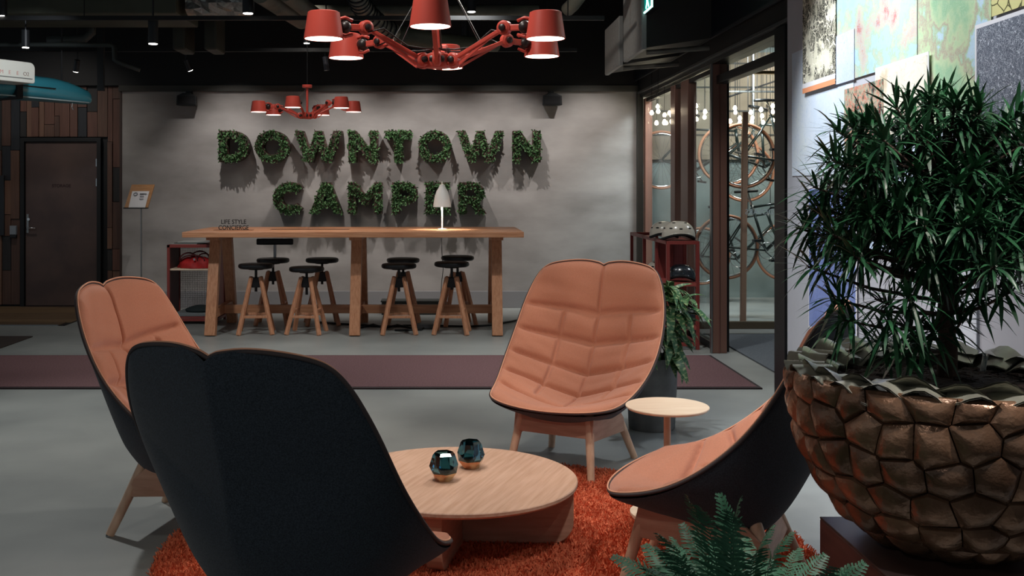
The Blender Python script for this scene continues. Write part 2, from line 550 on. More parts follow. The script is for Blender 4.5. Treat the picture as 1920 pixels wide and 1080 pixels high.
for k, (y0, y1) in enumerate(((11.90, 12.02), (10.36, 10.56), (9.80, 10.10))):
    jamb(y0, y1, name='trim_%d' % (5 + k))
big = struct('trim_8', B().box((2.235, 8.76, 0), (2.36, 8.84, 2.44)), M_darkbrown, bevel=.006)
obj('pale_edge_strip', B().box((2.224, 8.752, 0), (2.236, 8.80, 2.44)), M_steel, big)
obj('dark_return', B().box((2.285, 8.842, 0), (2.40, 9.0, 2.44)), M_blackmetal, big)
obj('edge_bead', B().box((2.290, 8.752, 0), (2.298, 8.76, 2.44)), mat('rose_bead', (140, 96, 88), .3, metal=.5), big)
frm = struct('trim_9', B().box((2.215, 6.82, 0), (2.36, 7.04, 2.47)), M_blackmetal, bevel=.005)
obj('frame_bead', B().box((2.222, 6.74, 0), (2.232, 6.78, 2.4)), M_chrome, frm)
for k, (y0, y1) in enumerate(((10.56, 11.90), (10.10, 10.36), (9.0, 9.80))):
    w_ = struct('window_%d' % (k + 1), B().box((XG, y0 + .005, .06), (XG + .012, y1 - .005, 2.38)), M_glass)
    obj('window_rail', B().box((XG - .02, y0, .0), (XG + .035, y1, .06)), M_blackmetal, w_)
    obj('window_head', B().box((XG - .02, y0, 2.38), (XG + .035, y1, 2.42)), M_blackmetal, w_)
struct('trim_10', B().box((2.235, 7.04, 2.44), (2.40, YW, 2.475)), M_blackmetal, bevel=.003)
struct('trim_11', B().box((2.20, 6.70, 2.475), (2.42, YW, 2.50)), mat('grey_bead', (70, 72, 72), .4), bevel=.002)
struct('trim_12', B().box((2.215, 6.70, 2.50), (2.45, YW, 2.64)), M_black)
struct('wall_right_upper', B().box((2.18, 6.70, 2.64), (2.5, YW, 3.72)), M_navy)
struct('trim_13', B().box((2.17, 6.70, 2.625), (2.19, YW, 2.645)), mat('grey_bead2', (48, 50, 54), .4))
# transom glass in the door opening
struct('window_4', B().box((2.30, 7.04, 2.34), (2.312, 8.76, 2.44)), M_glass)
struct('trim_14', B().box((2.27, 7.04, 2.27), (2.36, 8.76, 2.34)), M_blackmetal, bevel=.004)

# wall with the maps: slightly turned towards the camera
A0 = Vector((2.2, 6.72, 0))
KW = .05


def wx(y):
    return 2.2 - KW * (6.72 - y)


def MW(px, py, off=0.0):
    """pixel -> point on the map wall (off metres in front of it)"""
    r = (px - CX) / F
    y = (2.2 - off - KW * 6.72) / (r - KW)
    return Vector((wx(y) - off, y, HC - (py - CY) / F * y))


wv = B()
wv.add([(wx(-2.9), -2.9, 0), (wx(6.72), 6.72, 0), (wx(6.72) + .4, 6.72, 0), (wx(-2.9) + .4, -2.9, 0),
        (wx(-2.9), -2.9, 3.72), (wx(6.72), 6.72, 3.72), (wx(6.72) + .4, 6.72, 3.72), (wx(-2.9) + .4, -2.9, 3.72)],
       [(0, 3, 2, 1), (4, 5, 6, 7), (0, 1, 5, 4), (1, 2, 6, 5), (2, 3, 7, 6), (3, 0, 4, 7)])
struct('wall_right', wv, mat('pale_grey_paint', (186, 186, 192), .7, var=.04, scale=3))

# vestibule and bike room behind the glass
struct('wall_bike_back', B().box((2.36, 13.2, 0), (7.5, 13.4, 3.72)), M_teal)
struct('wall_bike_right', B().box((6.6, 6.7, 0), (6.7, 13.2, 3.72)), M_teal)
struct('wall_vestibule_front', B().box((2.62, 6.5, 0), (6.7, 6.7, 3.72)), M_teal)
tb = struct('wall_bike_panel', B().box((2.40, 13.12, 1.75), (5.2, 13.2, 3.1)), M_tan)
for z in (2.05, 2.35, 2.65, 2.95):
    obj('panel_joint', B().box((2.40, 13.108, z), (5.2, 13.122, z + .02)), M_trimgrey, tb)
wp = struct('window_5', B().box((2.42, 10.30, .07), (6.6, 10.315, 2.52)), M_glass)
obj('window_rail', B().box((2.40, 10.27, 0), (6.6, 10.34, .07)), mat('bronze_rail', (98, 86, 70), .4, metal=.3), wp)
obj('window_head', B().box((2.40, 10.27, 2.52), (6.6, 10.34, 2.55)), mat('brass_rail', (190, 160, 110), .3, metal=.7), wp)
struct('trim_15', B().box((2.38, 9.86, 0), (6.6, 9.90, .012)), M_steel)

tag(obj('vestibule_mat', B().box((2.47, 7.2, 0), (6.5, 9.84, .012)), M_greymat, None, bevel=.003),
    'grey entrance mat on the floor inside the glazed doorway', 'mat')
tag(obj('entry_mat', B().box((-8, 8.66, 0), (-3.87, 9.72, .01)), M_darkmat, None, bevel=.003),
    'dark brown mat on the concrete beside the oak boards, far left', 'mat')
rn = thing('runner_rug', 'long plum runner crossing the concrete floor behind the armchairs', 'rug', (-2.9, 7.9, 0))
obj('pile_strip', B().box((-8, 7.24, .001), (2.16, 8.59, .012)), M_runner, rn)
eb = B().box((-8, 7.2, 0), (2.185, 7.24, .010))
obj('edge_binding', eb, M_matedge, rn)
obj('edge_binding', B().box((2.16, 7.24, 0), (2.185, 8.61, .010)), M_matedge, rn)
obj('edge_binding', B().box((-8, 8.59, 0), (2.16, 8.61, .010)), M_matedge, rn)

# ------------------------------------------------------------------ maps pinned to the right wall
def map_mat(name, stops, scale=3.0, line=None, lscale=26.0, lw=.02, pos=None, rough=.75, seed=0.0, warp=.35, streets=None):
    m = bpy.data.materials.new(name)
    m.use_nodes = True
    nt = m.node_tree
    L = nt.links.new
    b = nt.nodes['Principled BSDF']
    b.inputs['Roughness'].default_value = rough
    b.inputs['Specular IOR Level'].default_value = .2
    tc = nt.nodes.new('ShaderNodeTexCoord')
    mp = nt.nodes.new('ShaderNodeMapping')
    mp.inputs['Location'].default_value = (seed, seed * 1.7, seed * .6)
    L(tc.outputs['Object'], mp.inputs[0])
    n = nt.nodes.new('ShaderNodeTexNoise')
    n.inputs['Scale'].default_value = scale
    n.inputs['Detail'].default_value = 7
    n.inputs['Roughness'].default_value = .6
    L(mp.outputs[0], n.inputs['Vector'])
    r = nt.nodes.new('ShaderNodeValToRGB')
    r.color_ramp.interpolation = 'LINEAR'
    e = r.color_ramp.elements
    e[0].position, e[1].position = stops[0][0], stops[-1][0]
    e[0].color, e[1].color = (*lin(stops[0][1]), 1), (*lin(stops[-1][1]), 1)
    for p_, c in stops[1:-1]:
        q = e.new(p_)
        q.color = (*lin(c), 1)
    L(n.outputs['Fac'], r.inputs[0])
    out = r.outputs[0]

    def lines(sc, width, col, out, warpamt):
        n2 = nt.nodes.new('ShaderNodeTexNoise')
        n2.inputs['Scale'].default_value = sc * .35
        n2.inputs['Detail'].default_value = 4
        L(mp.outputs[0], n2.inputs['Vector'])
        ad = nt.nodes.new('ShaderNodeMixRGB')
        ad.blend_type = 'ADD'
        ad.inputs[0].default_value = warpamt
        L(mp.outputs[0], ad.inputs[1]); L(n2.outputs['Color'], ad.inputs[2])
        v = nt.nodes.new('ShaderNodeTexVoronoi')
        v.feature = 'DISTANCE_TO_EDGE'
        v.inputs['Scale'].default_value = sc
        L(ad.outputs[0], v.inputs['Vector'])
        lt = nt.nodes.new('ShaderNodeMath')
        lt.operation = 'LESS_THAN'
        lt.inputs[1].default_value = width
        L(v.outputs['Distance'], lt.inputs[0])
        mx = nt.nodes.new('ShaderNodeMixRGB')
        mx.inputs[2].default_value = (*lin(col), 1)
        L(lt.outputs[0], mx.inputs[0]); L(out, mx.inputs[1])
        return mx.outputs[0]
    if line:
        out = lines(lscale, lw, line, out, warp)
    if streets:
        out = lines(streets[0], streets[1], streets[2], out, warp)
    L(out, b.inputs['Base Color'])
    return m


M_border = mat('map_white_border', (232, 230, 232), .7)


def poster(name, label, px0, px1, top, bot, m, layer, cat='map', border=0.0, group='maps covering the pale wall'):
    """px0..px1 horizontal pixels; top and bottom pixel rows read at px0"""
    off = .004 + .005 * layer
    a, b_ = MW(px0, top, off), MW(px1, top, off)
    z1, z0 = a.z, MW(px0, bot, off).z
    t = thing(name, label, cat, (a.x, a.y, z0), 0, None)
    d = (b_ - a)
    d.z = 0
    L_ = d.length
    d.normalize()
    nrm = Vector((-d.y, d.x, 0))
    if nrm.x > 0:
        nrm = -nrm

    def sheet(nm, s0, s1, y0, y1, th, o, mm):
        q = B()
        base = Vector((a.x, a.y, 0))
        p = [base + d * s0 + nrm * o, base + d * s1 + nrm * o]
        k = [base + d * s0 + nrm * (o - th), base + d * s1 + nrm * (o - th)]
        v = [(p[0].x, p[0].y, y0), (p[1].x, p[1].y, y0), (p[1].x, p[1].y, y1), (p[0].x, p[0].y, y1),
             (k[0].x, k[0].y, y0), (k[1].x, k[1].y, y0), (k[1].x, k[1].y, y1), (k[0].x, k[0].y, y1)]
        q.add(v, [(0, 1, 2, 3), (7, 6, 5, 4), (0, 4, 5, 1), (1, 5, 6, 2), (2, 6, 7, 3), (3, 7, 4, 0)])
        return obj(nm, q, mm, t)
    if border:
        sheet('paper_sheet', 0, L_, z0, z1, .003, 0, M_border)
        sheet('printed_map', border, L_ - border, z0 + border, z1 - border, .001, .0012, m)
    else:
        sheet('printed_map', 0, L_, z0, z1, .003, 0, m)
    return t, sheet, L_, z0, z1


BLUE, PALE = (176, 208, 232), (206, 222, 238)
m_city = map_mat('print_city_black', [(.3, (28, 28, 24)), (.5, (40, 40, 34)), (.56, (216, 210, 186)), (.8, (236, 232, 214))], 5.5, (222, 216, 192), 34, .05, seed=3, streets=(11, .03, (236, 230, 210)))
t, sheet, L_, z0, z1 = poster('city_map', 'tall black and cream city map with an orange strip below it', 1505, 1566, -190, 176, m_city, 3)
h_ = z1 - z0
sheet('white_margin', 0, L_, z0 + .030, z0 + .058, .001, .0012, M_border)
sheet('orange_strip', 0, L_, z0, z0 + .030, .001, .0014, mat('orange_print', (236, 156, 112), .7))
m_pale = map_mat('print_pale_chart', [(.3, (206, 220, 236)), (.55, (222, 230, 240)), (.8, (230, 236, 232))], 2.5, (190, 206, 226), 20, .012, seed=9)
poster('sea_chart', 'large pale blue sea chart at the far end, hung below the black city map', 1485, 1600, 101, 330, m_pale, 0)
m_lav = map_mat('print_lavender', [(.3, (186, 200, 232)), (.6, (208, 216, 238)), (.8, (220, 226, 240))], 3.5, (160, 180, 214), 24, .014, seed=21)
poster('sea_chart', 'narrow lavender chart between the black city map and the large archipelago map', 1564, 1601, 70, 160, m_lav, 2)
m_arch = map_mat('print_archipelago', [(.36, (168, 200, 222)), (.455, (178, 206, 224)), (.475, (170, 196, 168)), (.53, (192, 196, 168)), (.58, (200, 186, 168)), (.64, (196, 172, 158)), (.70, (190, 112, 106))], 6.0, (176, 202, 214), 40, .03, seed=5)
poster('topographic_map', 'large archipelago map of blue water, green islands and red towns', 1566, 1719, -300, 158, m_arch, 1)
m_coast = map_mat('print_coast', [(.30, (136, 178, 144)), (.42, (152, 190, 152)), (.50, (190, 206, 164)), (.54, (178, 160, 144)), (.57, (172, 198, 164)), (.60, (186, 210, 230)), (.75, (206, 222, 238))], 3.4, (184, 206, 176), 44, .03, seed=18.3)
poster('topographic_map', 'large green coast map with pale sea in its lower corner', 1721, 1858, -280, 250, m_coast, 1)
m_beige = map_mat('print_beige', [(.3, (222, 212, 194)), (.5, (234, 226, 208)), (.6, (206, 188, 160)), (.8, (232, 224, 210))], 3.0, (196, 178, 150), 16, .008, seed=2.2)
poster('old_map', 'small beige antique map tucked under the coast map', 1641, 1741, 128, 262, m_beige, 4, border=.012)
m_geo = map_mat('print_geology', [(.38, (58, 40, 38)), (.43, (70, 118, 106)), (.47, (168, 164, 140)), (.53, (176, 172, 150)), (.56, (204, 116, 98)), (.60, (150, 148, 124)), (.66, (52, 60, 56))], 13.0, (206, 120, 100), 26, .03, seed=7.7)
poster('geological_map', 'mottled red, green and brown geological map behind the plant top', 1583, 1655, 168, 320, m_geo, 5)
m_dark = map_mat('print_slate', [(.3, (92, 98, 110)), (.55, (76, 82, 94)), (.75, (104, 110, 122))], 3.0, (216, 220, 228), 26, .022, seed=4.4, streets=(60, .045, (170, 176, 186)))
poster('street_map', 'slate grey street map with white roads and a white border', 1828, 1985, 48, 262, m_dark, 4, border=.016)
m_grid = map_mat('print_yellow_grid', [(.3, (222, 214, 150)), (.7, (206, 204, 146))], 3.0, (96, 92, 62), 14, .03, seed=6, warp=.05)
poster('block_plan', 'pale yellow plan of blocks above the slate street map', 1858, 1985, -120, 32, m_grid, 3)
m_blue = map_mat('print_blue', [(.3, (116, 132, 190)), (.6, (136, 152, 204)), (.8, (156, 172, 214))], 3.0, (100, 116, 176), 18, .01, seed=8)
poster('sea_chart', 'blue violet chart low on the wall, half hidden by the plant', 1516, 1606, 350, 614, m_blue, 2, border=.014)
m_wht = map_mat('print_white', [(.3, (214, 218, 226)), (.6, (226, 230, 236)), (.8, (200, 206, 214))], 3.0, (150, 160, 172), 9, .01, seed=10)
poster('line_map', 'white line map just above the back of the shell planter', 1745, 1830, 480, 660, m_wht, 2)
poster('line_map', 'second pale line map peeking over the rim of the shell planter', 1752, 1829, 664, 720, map_mat('print_white2', [(.3, (206, 210, 220)), (.8, (222, 226, 232))], 6, (140, 150, 164), 30, .02, seed=12), 1)
m_sea2 = map_mat('print_sea_large', [(.3, (196, 214, 236)), (.6, (214, 226, 240)), (.8, (200, 220, 206))], 2.0, (180, 200, 224), 16, .012, seed=15)
poster('sea_chart', 'wide pale chart behind the plant crown, under the antique map', 1606, 1790, 268, 470, m_sea2, 0)


# ------------------------------------------------------------------ letters planted with moss
def arc(cx, cy, r, a0, a1, n=14, ry=None):
    return [(cx + r * math.cos(math.radians(a0 + (a1 - a0) * i / n)), cy + (ry or r) * math.sin(math.radians(a0 + (a1 - a0) * i / n))) for i in range(n + 1)]


GL = {
    'D': ([[(0, 0), (.42, 0)] + arc(.42, .5, .5, -90, 90) + [(0, 1)], [(.25, .25), (.25, .75), (.40, .75)] + arc(.40, .5, .25, 90, -90) + [(.40, .25)]], .92),
    'O': ([arc(.5, .5, .51, 0, 353, 34), arc(.5, .5, .26, 353, 0, 26)], 1.0),
    'W': ([[(0, 1), (.27, 1), (.47, .40), (.64, 1), (.86, 1), (1.03, .40), (1.23, 1), (1.5, 1), (1.15, 0), (.92, 0), (.75, .56), (.58, 0), (.35, 0)]], 1.5),
    'N': ([[(0, 0), (.25, 0), (.25, .56), (.68, 0), (.92, 0), (.92, 1), (.67, 1), (.67, .44), (.24, 1), (0, 1)]], .92),
    'T': ([[(.29, 0), (.55, 0), (.55, .76), (.84, .76), (.84, 1), (0, 1), (0, .76), (.29, .76)]], .84),
    'C': ([arc(.5, .5, .51, 42, 318, 28) + arc(.5, .5, .25, 318, 42, 24)], .90),
    'A': ([[(0, 0), (.27, 0), (.35, .2), (.71, .2), (.79, 0), (1.06, 0), (.67, 1), (.39, 1)], [(.43, .40), (.53, .68), (.63, .40)]], 1.06),
    'M': ([[(0, 0), (.25, 0), (.25, .56), (.54, .22), (.83, .56), (.83, 0), (1.08, 0), (1.08, 1), (.84, 1), (.54, .60), (.24, 1), (0, 1)]], 1.08),
    'P': ([[(0, 0), (.25, 0), (.25, .30), (.46, .30)] + arc(.46, .65, .35, -90, 90) + [(0, 1)], [(.25, .53), (.25, .77), (.43, .77)] + arc(.43, .65, .12, 90, -90, 8) + [(.43, .53)]], .81),
    'E': ([[(0, 0), (.75, 0), (.75, .23), (.25, .23), (.25, .39), (.68, .39), (.68, .61), (.25, .61), (.25, .77), (.74, .77), (.74, 1), (0, 1)]], .75),
    'R': ([[(0, 0), (.25, 0), (.25, .30), (.36, .30), (.58, 0), (.88, 0), (.62, .35)] + arc(.46, .65, .35, -55, 90) + [(0, 1)], [(.25, .53), (.25, .77), (.43, .77)] + arc(.43, .65, .12, 90, -90, 8) + [(.43, .53)]], .88),
}


def inside(pt, loops):
    x, y = pt
    c = False
    for lp in loops:
        j = len(lp) - 1
        for i in range(len(lp)):
            (xi, yi), (xj, yj) = lp[i], lp[j]
            if (yi > y) != (yj > y) and x < (xj - xi) * (y - yi) / (yj - yi + 1e-12) + xi:
                c = not c
            j = i
    return c


def planted_letter(ch, px0, px1, py0, py1, label):
    d = YW - .20
    a, b_ = P(px0, py1, d), P(px1, py0, d)
    loops, w = GL[ch]
    sx, sz = (b_.x - a.x) / w, b_.z - a.z
    root = thing('planted_letter', label, 'letter', (a.x, YW, a.z), 0, 'planted letters on the concrete wall')
    cu = bpy.data.curves.new('letter', 'CURVE')
    cu.dimensions = '2D'
    cu.fill_mode = 'BOTH'
    cu.extrude = .085
    for lp in loops:
        sp = cu.splines.new('POLY')
        sp.points.add(len(lp) - 1)
        for q, (x, y) in zip(sp.points, lp):
            q.co = (x * sx, y * sz, 0, 1)
        sp.use_cyclic_u = True
    t = bpy.data.objects.new('t', cu)
    me = bpy.data.meshes.new_from_object(t)
    bpy.data.objects.remove(t)
    me.transform(Matrix.Translation((0, -.105, 0)) @ RX90)
    me.materials.clear()
    me.materials.append(M_letter)
    o = bpy.data.objects.new('letter_case', me)
    COL.objects.link(o)
    o.parent = root
    mb = B()
    # stand-off pins to the wall
    k = 0
    while k < 2:
        x, y = rnd.uniform(.05, w - .05), rnd.uniform(.1, .9)
        if inside((x, y), loops):
            q = B().cyl((x * sx, -.03, y * sz), (x * sx, 0.0, y * sz), .012, n=8)
            obj('wall_pin', q, M_blackmetal, root, world=False)
            k += 1
    mv, mf = [], []
    n = 0
    while n < 680:
        x, y = rnd.uniform(0, w), rnd.uniform(0, 1)
        if not inside((x, y), loops):
            continue
        n += 1
        p = Vector((x * sx, -.19 + rnd.uniform(-.012, .012), y * sz))
        dirv = Vector((rnd.uniform(-1, 1), rnd.uniform(-1.1, -.1), rnd.uniform(-1, 1))).normalized()
        s_ = dirv.cross(Vector((rnd.uniform(-1, 1), rnd.uniform(-1, 1), rnd.uniform(-1, 1)))).normalized()
        L_, W_ = rnd.uniform(.022, .042), rnd.uniform(.008, .014)
        i = len(mv)
        mid = p + dirv * L_ * .5
        mv += [p, mid + s_ * W_, p + dirv * L_ + Vector((0, 0, -.006)), mid - s_ * W_]
        mf += [(i, i + 1, i + 2, i + 3)]
    mb.add(mv, mf)
    obj('moss_leaves', mb, M_moss, root, world=False, kind='stuff')


ORD = ['first', 'second']
row1 = [('D', 410, 466), ('O', 478, 541), ('W', 552, 641), ('N', 653, 708), ('T', 722, 772), ('O', 785, 846), ('W', 857, 945), ('N', 962, 1014)]
row1_l = ['moss covered letter D that starts the upper word', 'moss covered letter O between D and W of the upper word',
          'moss covered letter W beside the first O of the upper word', 'moss covered letter N before the T of the upper word',
          'moss covered letter T in the middle of the upper word', 'moss covered letter O after the T of the upper word',
          'moss covered letter W before the final N of the upper word', 'moss covered letter N that ends the upper word']
for (c, a, b_), l in zip(row1, row1_l):
    planted_letter(c, a, b_, 245, 304, l)
row2 = [('C', 512, 568), ('A', 580, 642), ('M', 653, 716), ('P', 735, 783), ('E', 798, 844), ('R', 860, 913)]
row2_l = ['moss covered letter C that starts the lower word', 'moss covered letter A of the lower word', 'moss covered letter M of the lower word',
          'moss covered letter P of the lower word', 'moss covered letter E half behind the white table lamp', 'moss covered letter R that ends the lower word']
for (c, a, b_), l in zip(row2, row2_l):
    planted_letter(c, a, b_, 342, 401, l)

# wall speakers
for px, l in ((353, 'small black loudspeaker on the concrete wall near the planks'), (1034, 'small black loudspeaker on the concrete wall near the glazing')):
    c = P(px, 187, YW - .1)
    t = thing('wall_speaker', l, 'speaker', (c.x, YW, c.z), 0, 'loudspeakers on the concrete wall')
    b = B()
    w, h = .115, .07
    b.add([(c.x - w, YW - .2, c.z - h), (c.x + w, YW - .2, c.z - h), (c.x + w * .95, YW - .2, c.z + h * .55), (c.x + w * .35, YW - .2, c.z + h), (c.x - w * .35, YW - .2, c.z + h), (c.x - w * .95, YW - .2, c.z + h * .55),
           (c.x - w * .8, YW - .03, c.z - h), (c.x + w * .8, YW - .03, c.z - h), (c.x + w * .75, YW - .03, c.z + h * .55), (c.x + w * .3, YW - .03, c.z + h), (c.x - w * .3, YW - .03, c.z + h), (c.x - w * .75, YW - .03, c.z + h * .55)],
          [(0, 1, 2, 3, 4, 5), (11, 10, 9, 8, 7, 6), (0, 6, 7, 1), (1, 7, 8, 2), (2, 8, 9, 3), (3, 9, 10, 4), (4, 10, 11, 5), (5, 11, 6, 0)])
    obj('cabinet', b, M_blackmetal, t, bevel=.006)
    obj('grille', B().box((c.x - w * .8, YW - .206, c.z - h * .8), (c.x + w * .8, YW - .2, c.z + h * .45)), mat('speaker_grille', (20, 20, 22), .9), t)
    obj('bracket', B().box((c.x - .03, YW - .1, c.z + h * .9), (c.x + .03, YW, c.z + h + .03)), M_blackmetal, t)

# ------------------------------------------------------------------ bar table
TX0, TX1, TY0, TY1, TZ = -2.467, .717, 9.68, 10.93, .983
bt = thing('bar_table', 'long oak bar table with trestle legs below the planted letters', 'table', (-.875, 10.3, 0))
obj('tabletop', B().box((TX0, TY0, TZ - .052), (TX1, TY1, TZ)), M_bar, bt, bevel=.004)
for k, X in enumerate((-2.225, -.867, .475)):
    for s, (yb, yt) in enumerate(((9.78, 10.02), (10.79, 10.53))):
        obj('leg', B().bar((X, yb, 0), (X, yt, TZ - .085), .10, .085, up=(0, 1, 0)), M_barleg, bt, bevel=.004)
    obj('cross_beam', B().box((X - .06, 9.86, TZ - .087), (X + .06, 10.75, TZ - .052)), M_barleg, bt, bevel=.003)
    obj('cross_brace', B().box((X - .03, 9.83, .155), (X + .03, 10.73, .235)), M_barleg, bt, bevel=.003)
obj('stretcher', B().box((-2.195, 10.26, .155), (-.897, 10.31, .238)), M_bar, bt, bevel=.003)
obj('stretcher', B().box((-.837, 10.26, .155), (.445, 10.31, .238)), M_bar, bt, bevel=.003)
a, b_ = P(508, 430, 10.25), P(655, 430, 10.25)
obj('cable_flap', B().box((a.x, 10.2, TZ), (b_.x, 10.32, TZ + .0025)), mat('flap_dark_brown', (96, 62, 44), .5), bt)  # thin dark brown strip marking the cable slot

# stools
st = thing('bar_stool', 'x', 'stool')
sb = B().lathe([(0, .622), (.15, .622), (.164, .630), (.169, .646), (.164, .662), (.15, .668), (0, .668)], 32)
obj('seat', sb, M_blackseat, st, smooth='auto', world=False)
obj('seat_plate', B().lathe([(0, .610), (.07, .610), (.07, .622), (0, .622)], 20), M_blackmetal, st, world=False)
obj('spindle', B().cyl((0, 0, .40), (0, 0, .62), .013, n=10), M_blackmetal, st, world=False)
obj('hub', B().box((-.042, -.042, .44), (.042, .042, .535)), M_blackmetal, st, world=False, bevel=.006)
for k in range(4):
    a = PI / 4 + k * PI / 2
    ca, sa = math.cos(a), math.sin(a)
    top, bot = Vector((ca * .062, sa * .062, .54)), Vector((ca * .225, sa * .225, 0))
    l = obj('leg', B().bar(bot, top, .036, .040, up=(-sa, ca, 0), w1=.032, h1=.034), M_stoolleg, st, world=False, bevel=.008)
    obj('bolt', B().cyl(top * .93 + Vector((ca * .022, sa * .022, -.01)), top * .93 + Vector((ca * .032, sa * .032, -.01)), .007, n=8), M_blackmetal, l, world=False)
for k in range(4):
    a0, a1 = PI / 4 + k * PI / 2, PI / 4 + (k + 1) * PI / 2
    z = .17 if k % 2 == 0 else .22
    r = .225 - (.225 - .062) * z / .54
    obj('rung', B().bar((math.cos(a0) * r, math.sin(a0) * r, z), (math.cos(a1) * r, math.sin(a1) * r, z), .03, .024), M_stoolleg, st, world=False, bevel=.003)
stools = [(480, 9.98, .655, 8, 'black stool in front row, nearest the left end of the bar table'),
          (575, 9.98, .625, -6, 'lowest black stool of the front row, second from the left end'),
          (748, 9.98, .655, 4, 'front row black stool right of the middle trestle'),
          (847, 9.98, .672, -5, 'front row black stool nearest the right end of the bar table'),
          (604, 10.62, .665, 10, 'black stool in back row behind the lowest stool'),
          (756, 10.6, .665, 0, 'back row black stool hidden behind the one beside the middle trestle'),
          (858, 10.58, .69, 12, 'back row black stool nearest the right end of the bar table'),
          (512, 10.66, .66, 3, 'black stool with a backrest at the rear of the bar table')]
for i, (px, d, sz, rz, l) in enumerate(stools):
    o = st if i == 0 else copy_tree(st)
    X = (px - CX) / F * d
    o.location = (X, d, 0)
    o.rotation_euler = (0, 0, math.radians(rz))
    o['label'] = l
    o['group'] = 'stools round the bar table'
    dz = sz - .668 + .012
    for ch in [q for q in COL.objects if q.parent == o and q.name.split('.')[0] in ('seat', 'seat_plate')]:
        ch.location = (0, 0, dz)
    for ch in [q for q in COL.objects if q.parent == o and q.name.split('.')[0] == 'spindle']:
        ch.location = (0, 0, dz)
    if 'backrest' in l:
        bq = obj('backrest', B().box((-.19, .15, .80), (.19, .185, .865)), M_blackseat, o, world=False, bevel=.012)
        obj('back_post', B().tube([(0, .05, .618), (0, .14, .62), (0, .165, .66), (0, .168, .80)], .016, 8), M_steel, o, world=False)

# table lamp
lb = P(829, 430, 10.25)
tl = thing('table_lamp', 'white bell shaded table lamp shining on the bar table', 'lamp', (lb.x, 10.25, TZ))
obj('base', B().lathe([(0, 0), (.05, 0), (.052, .006), (.012, .012), (0, .014)], 28, (lb.x, 10.25, TZ)), M_white, tl, smooth='auto')
obj('pole', B().cyl((lb.x, 10.25, TZ + .01), (lb.x, 10.25, TZ + .44), .0075, n=12), M_white, tl, smooth='auto')
sh = obj('shade', B().lathe([(.012, .445), (.025, .44), (.030, .425), (.034, .415), (.055, .38), (.072, .33), (.083, .27), (.090, .222), (.087, .222), (.080, .27), (.069, .33), (.052, .378), (.03, .41)], 32, (lb.x, 10.25, TZ)), M_white, tl, smooth='auto')
obj('cap', B().lathe([(0, .475), (.006, .472), (.011, .445), (0, .44)], 16, (lb.x, 10.25, TZ)), M_white, tl, smooth=True)
obj('bulb', B().lathe([(0, .36), (.02, .35), (.026, .33), (.02, .31), (0, .30)], 16, (lb.x, 10.25, TZ)), mat('lamp_bulb', (255, 250, 235), .5, emit=(255, 236, 205), estr=30), tl, smooth=True)
obj('pull_cord', B().cyl((lb.x - .014, 10.25, TZ + .30), (lb.x - .014, 10.25, TZ + .19), .002, n=6), M_steel, tl)
spot('table_lamp_light', (lb.x, 10.19, TZ + .27), (lb.x, 10.19, 0), 14, 125, .5, .02, (1, .93, .78))

# free standing lettering on the bar
c = P(438, 431, 10.1)
ls = thing('desk_sign', 'thin black cut out lettering standing on the left end of the bar table', 'sign', (c.x, 10.1, TZ))
obj('base', B().box((c.x - .19, 10.06, TZ), (c.x + .19, 10.14, TZ + .004)), mat('sign_base', (120, 82, 60), .5), ls)
text_mesh('LIFE STYLE\nCONCIERGE', .061, .003, 'lettering', M_ink, ls, Matrix.Translation((c.x, 10.1, TZ + .0605)) @ RX90, bold=.0006, sx=.87)

# red shelf unit at the left end of the bar
def shelf_unit(name, label, x0, x1, y0, y1, h, posts_y, shelves, t=.028):
    u = thing(name, label, 'shelf', ((x0 + x1) / 2, (y0 + y1) / 2, 0))
    for y in posts_y:
        for x in (x0 + t / 2, x1 - t / 2):
            obj('post', B().box((x - t / 2, y - t / 2, 0), (x + t / 2, y + t / 2, h)), M_redmetal, u, bevel=.002)
    for z in (.03, h - t):
        for x in (x0 + t / 2, x1 - t / 2):
            obj('rail', B().box((x - t / 2, y0, z), (x + t / 2, y1, z + t)), M_redmetal, u, bevel=.002)
        for y in (y0 + t / 2, y1 - t / 2):
            obj('rail', B().box((x0, y - t / 2, z), (x1, y + t / 2, z + t)), M_redmetal, u, bevel=.002)
    return u


x0, x1, y0, y1, h = -2.86, -2.345, 10.62, 11.06, .81
u = shelf_unit('shelf_unit', 'square red metal shelf unit behind the left trestle of the bar', x0, x1, y0, y1, h, (y0 + .014, y1 - .014), ())
for z, m in ((.06, M_redmetal), (.548, M_ash), (h - .012, M_redmetal)):
    obj('shelf_board', B().box((x0 + .02, y0 + .02, z), (x1 - .02, y1 - .02, z + .016)), m, u, bevel=.002)
obj('side_panel', B().box((x1 - .02, y0 + .03, .06), (x1 - .016, y1 - .03, h - .02)), M_redmetal, u)
obj('side_panel', B().box((x0 + .016, y0 + .03, .06), (x0 + .02, y1 - .03, h - .02)), mat('plum_mesh', (84, 52, 58), .6), u)
mb = B()
for i in range(26):
    xx = x0 + .03 + i * (x1 - x0 - .06) / 25
    mb.bar((xx, y1 - .012, .06), (xx, y1 - .012, h - .03), .003, .003)
for i in range(36):
    zz = .07 + i * (h - .11) / 35
    mb.bar((x0 + .03, y1 - .010, zz), (x1 - .03, y1 - .010, zz), .003, .003)
obj('back_mesh', mb, mat('grey_mesh', (96, 92, 90), .6), u, kind='stuff')
for k in range(3):
    tag(obj('magazine', B().box((x0 + .03 + .03 * k, y0 + .03 + .02 * k, h + .0045 + .008 * k), (x0 + .30 + .06 * k, y0 + .33, h + .0118 + .008 * k)), mat('magazine_%d' % k, [(150, 152, 150), (60, 66, 62), (176, 178, 176)][k], .4), None),
        ['grey magazine lowest in the pile on the square red shelf', 'dark magazine in the middle of the pile on the square red shelf', 'pale magazine topmost on the square red shelf'][k], 'magazine', 'magazines on the square red shelf')
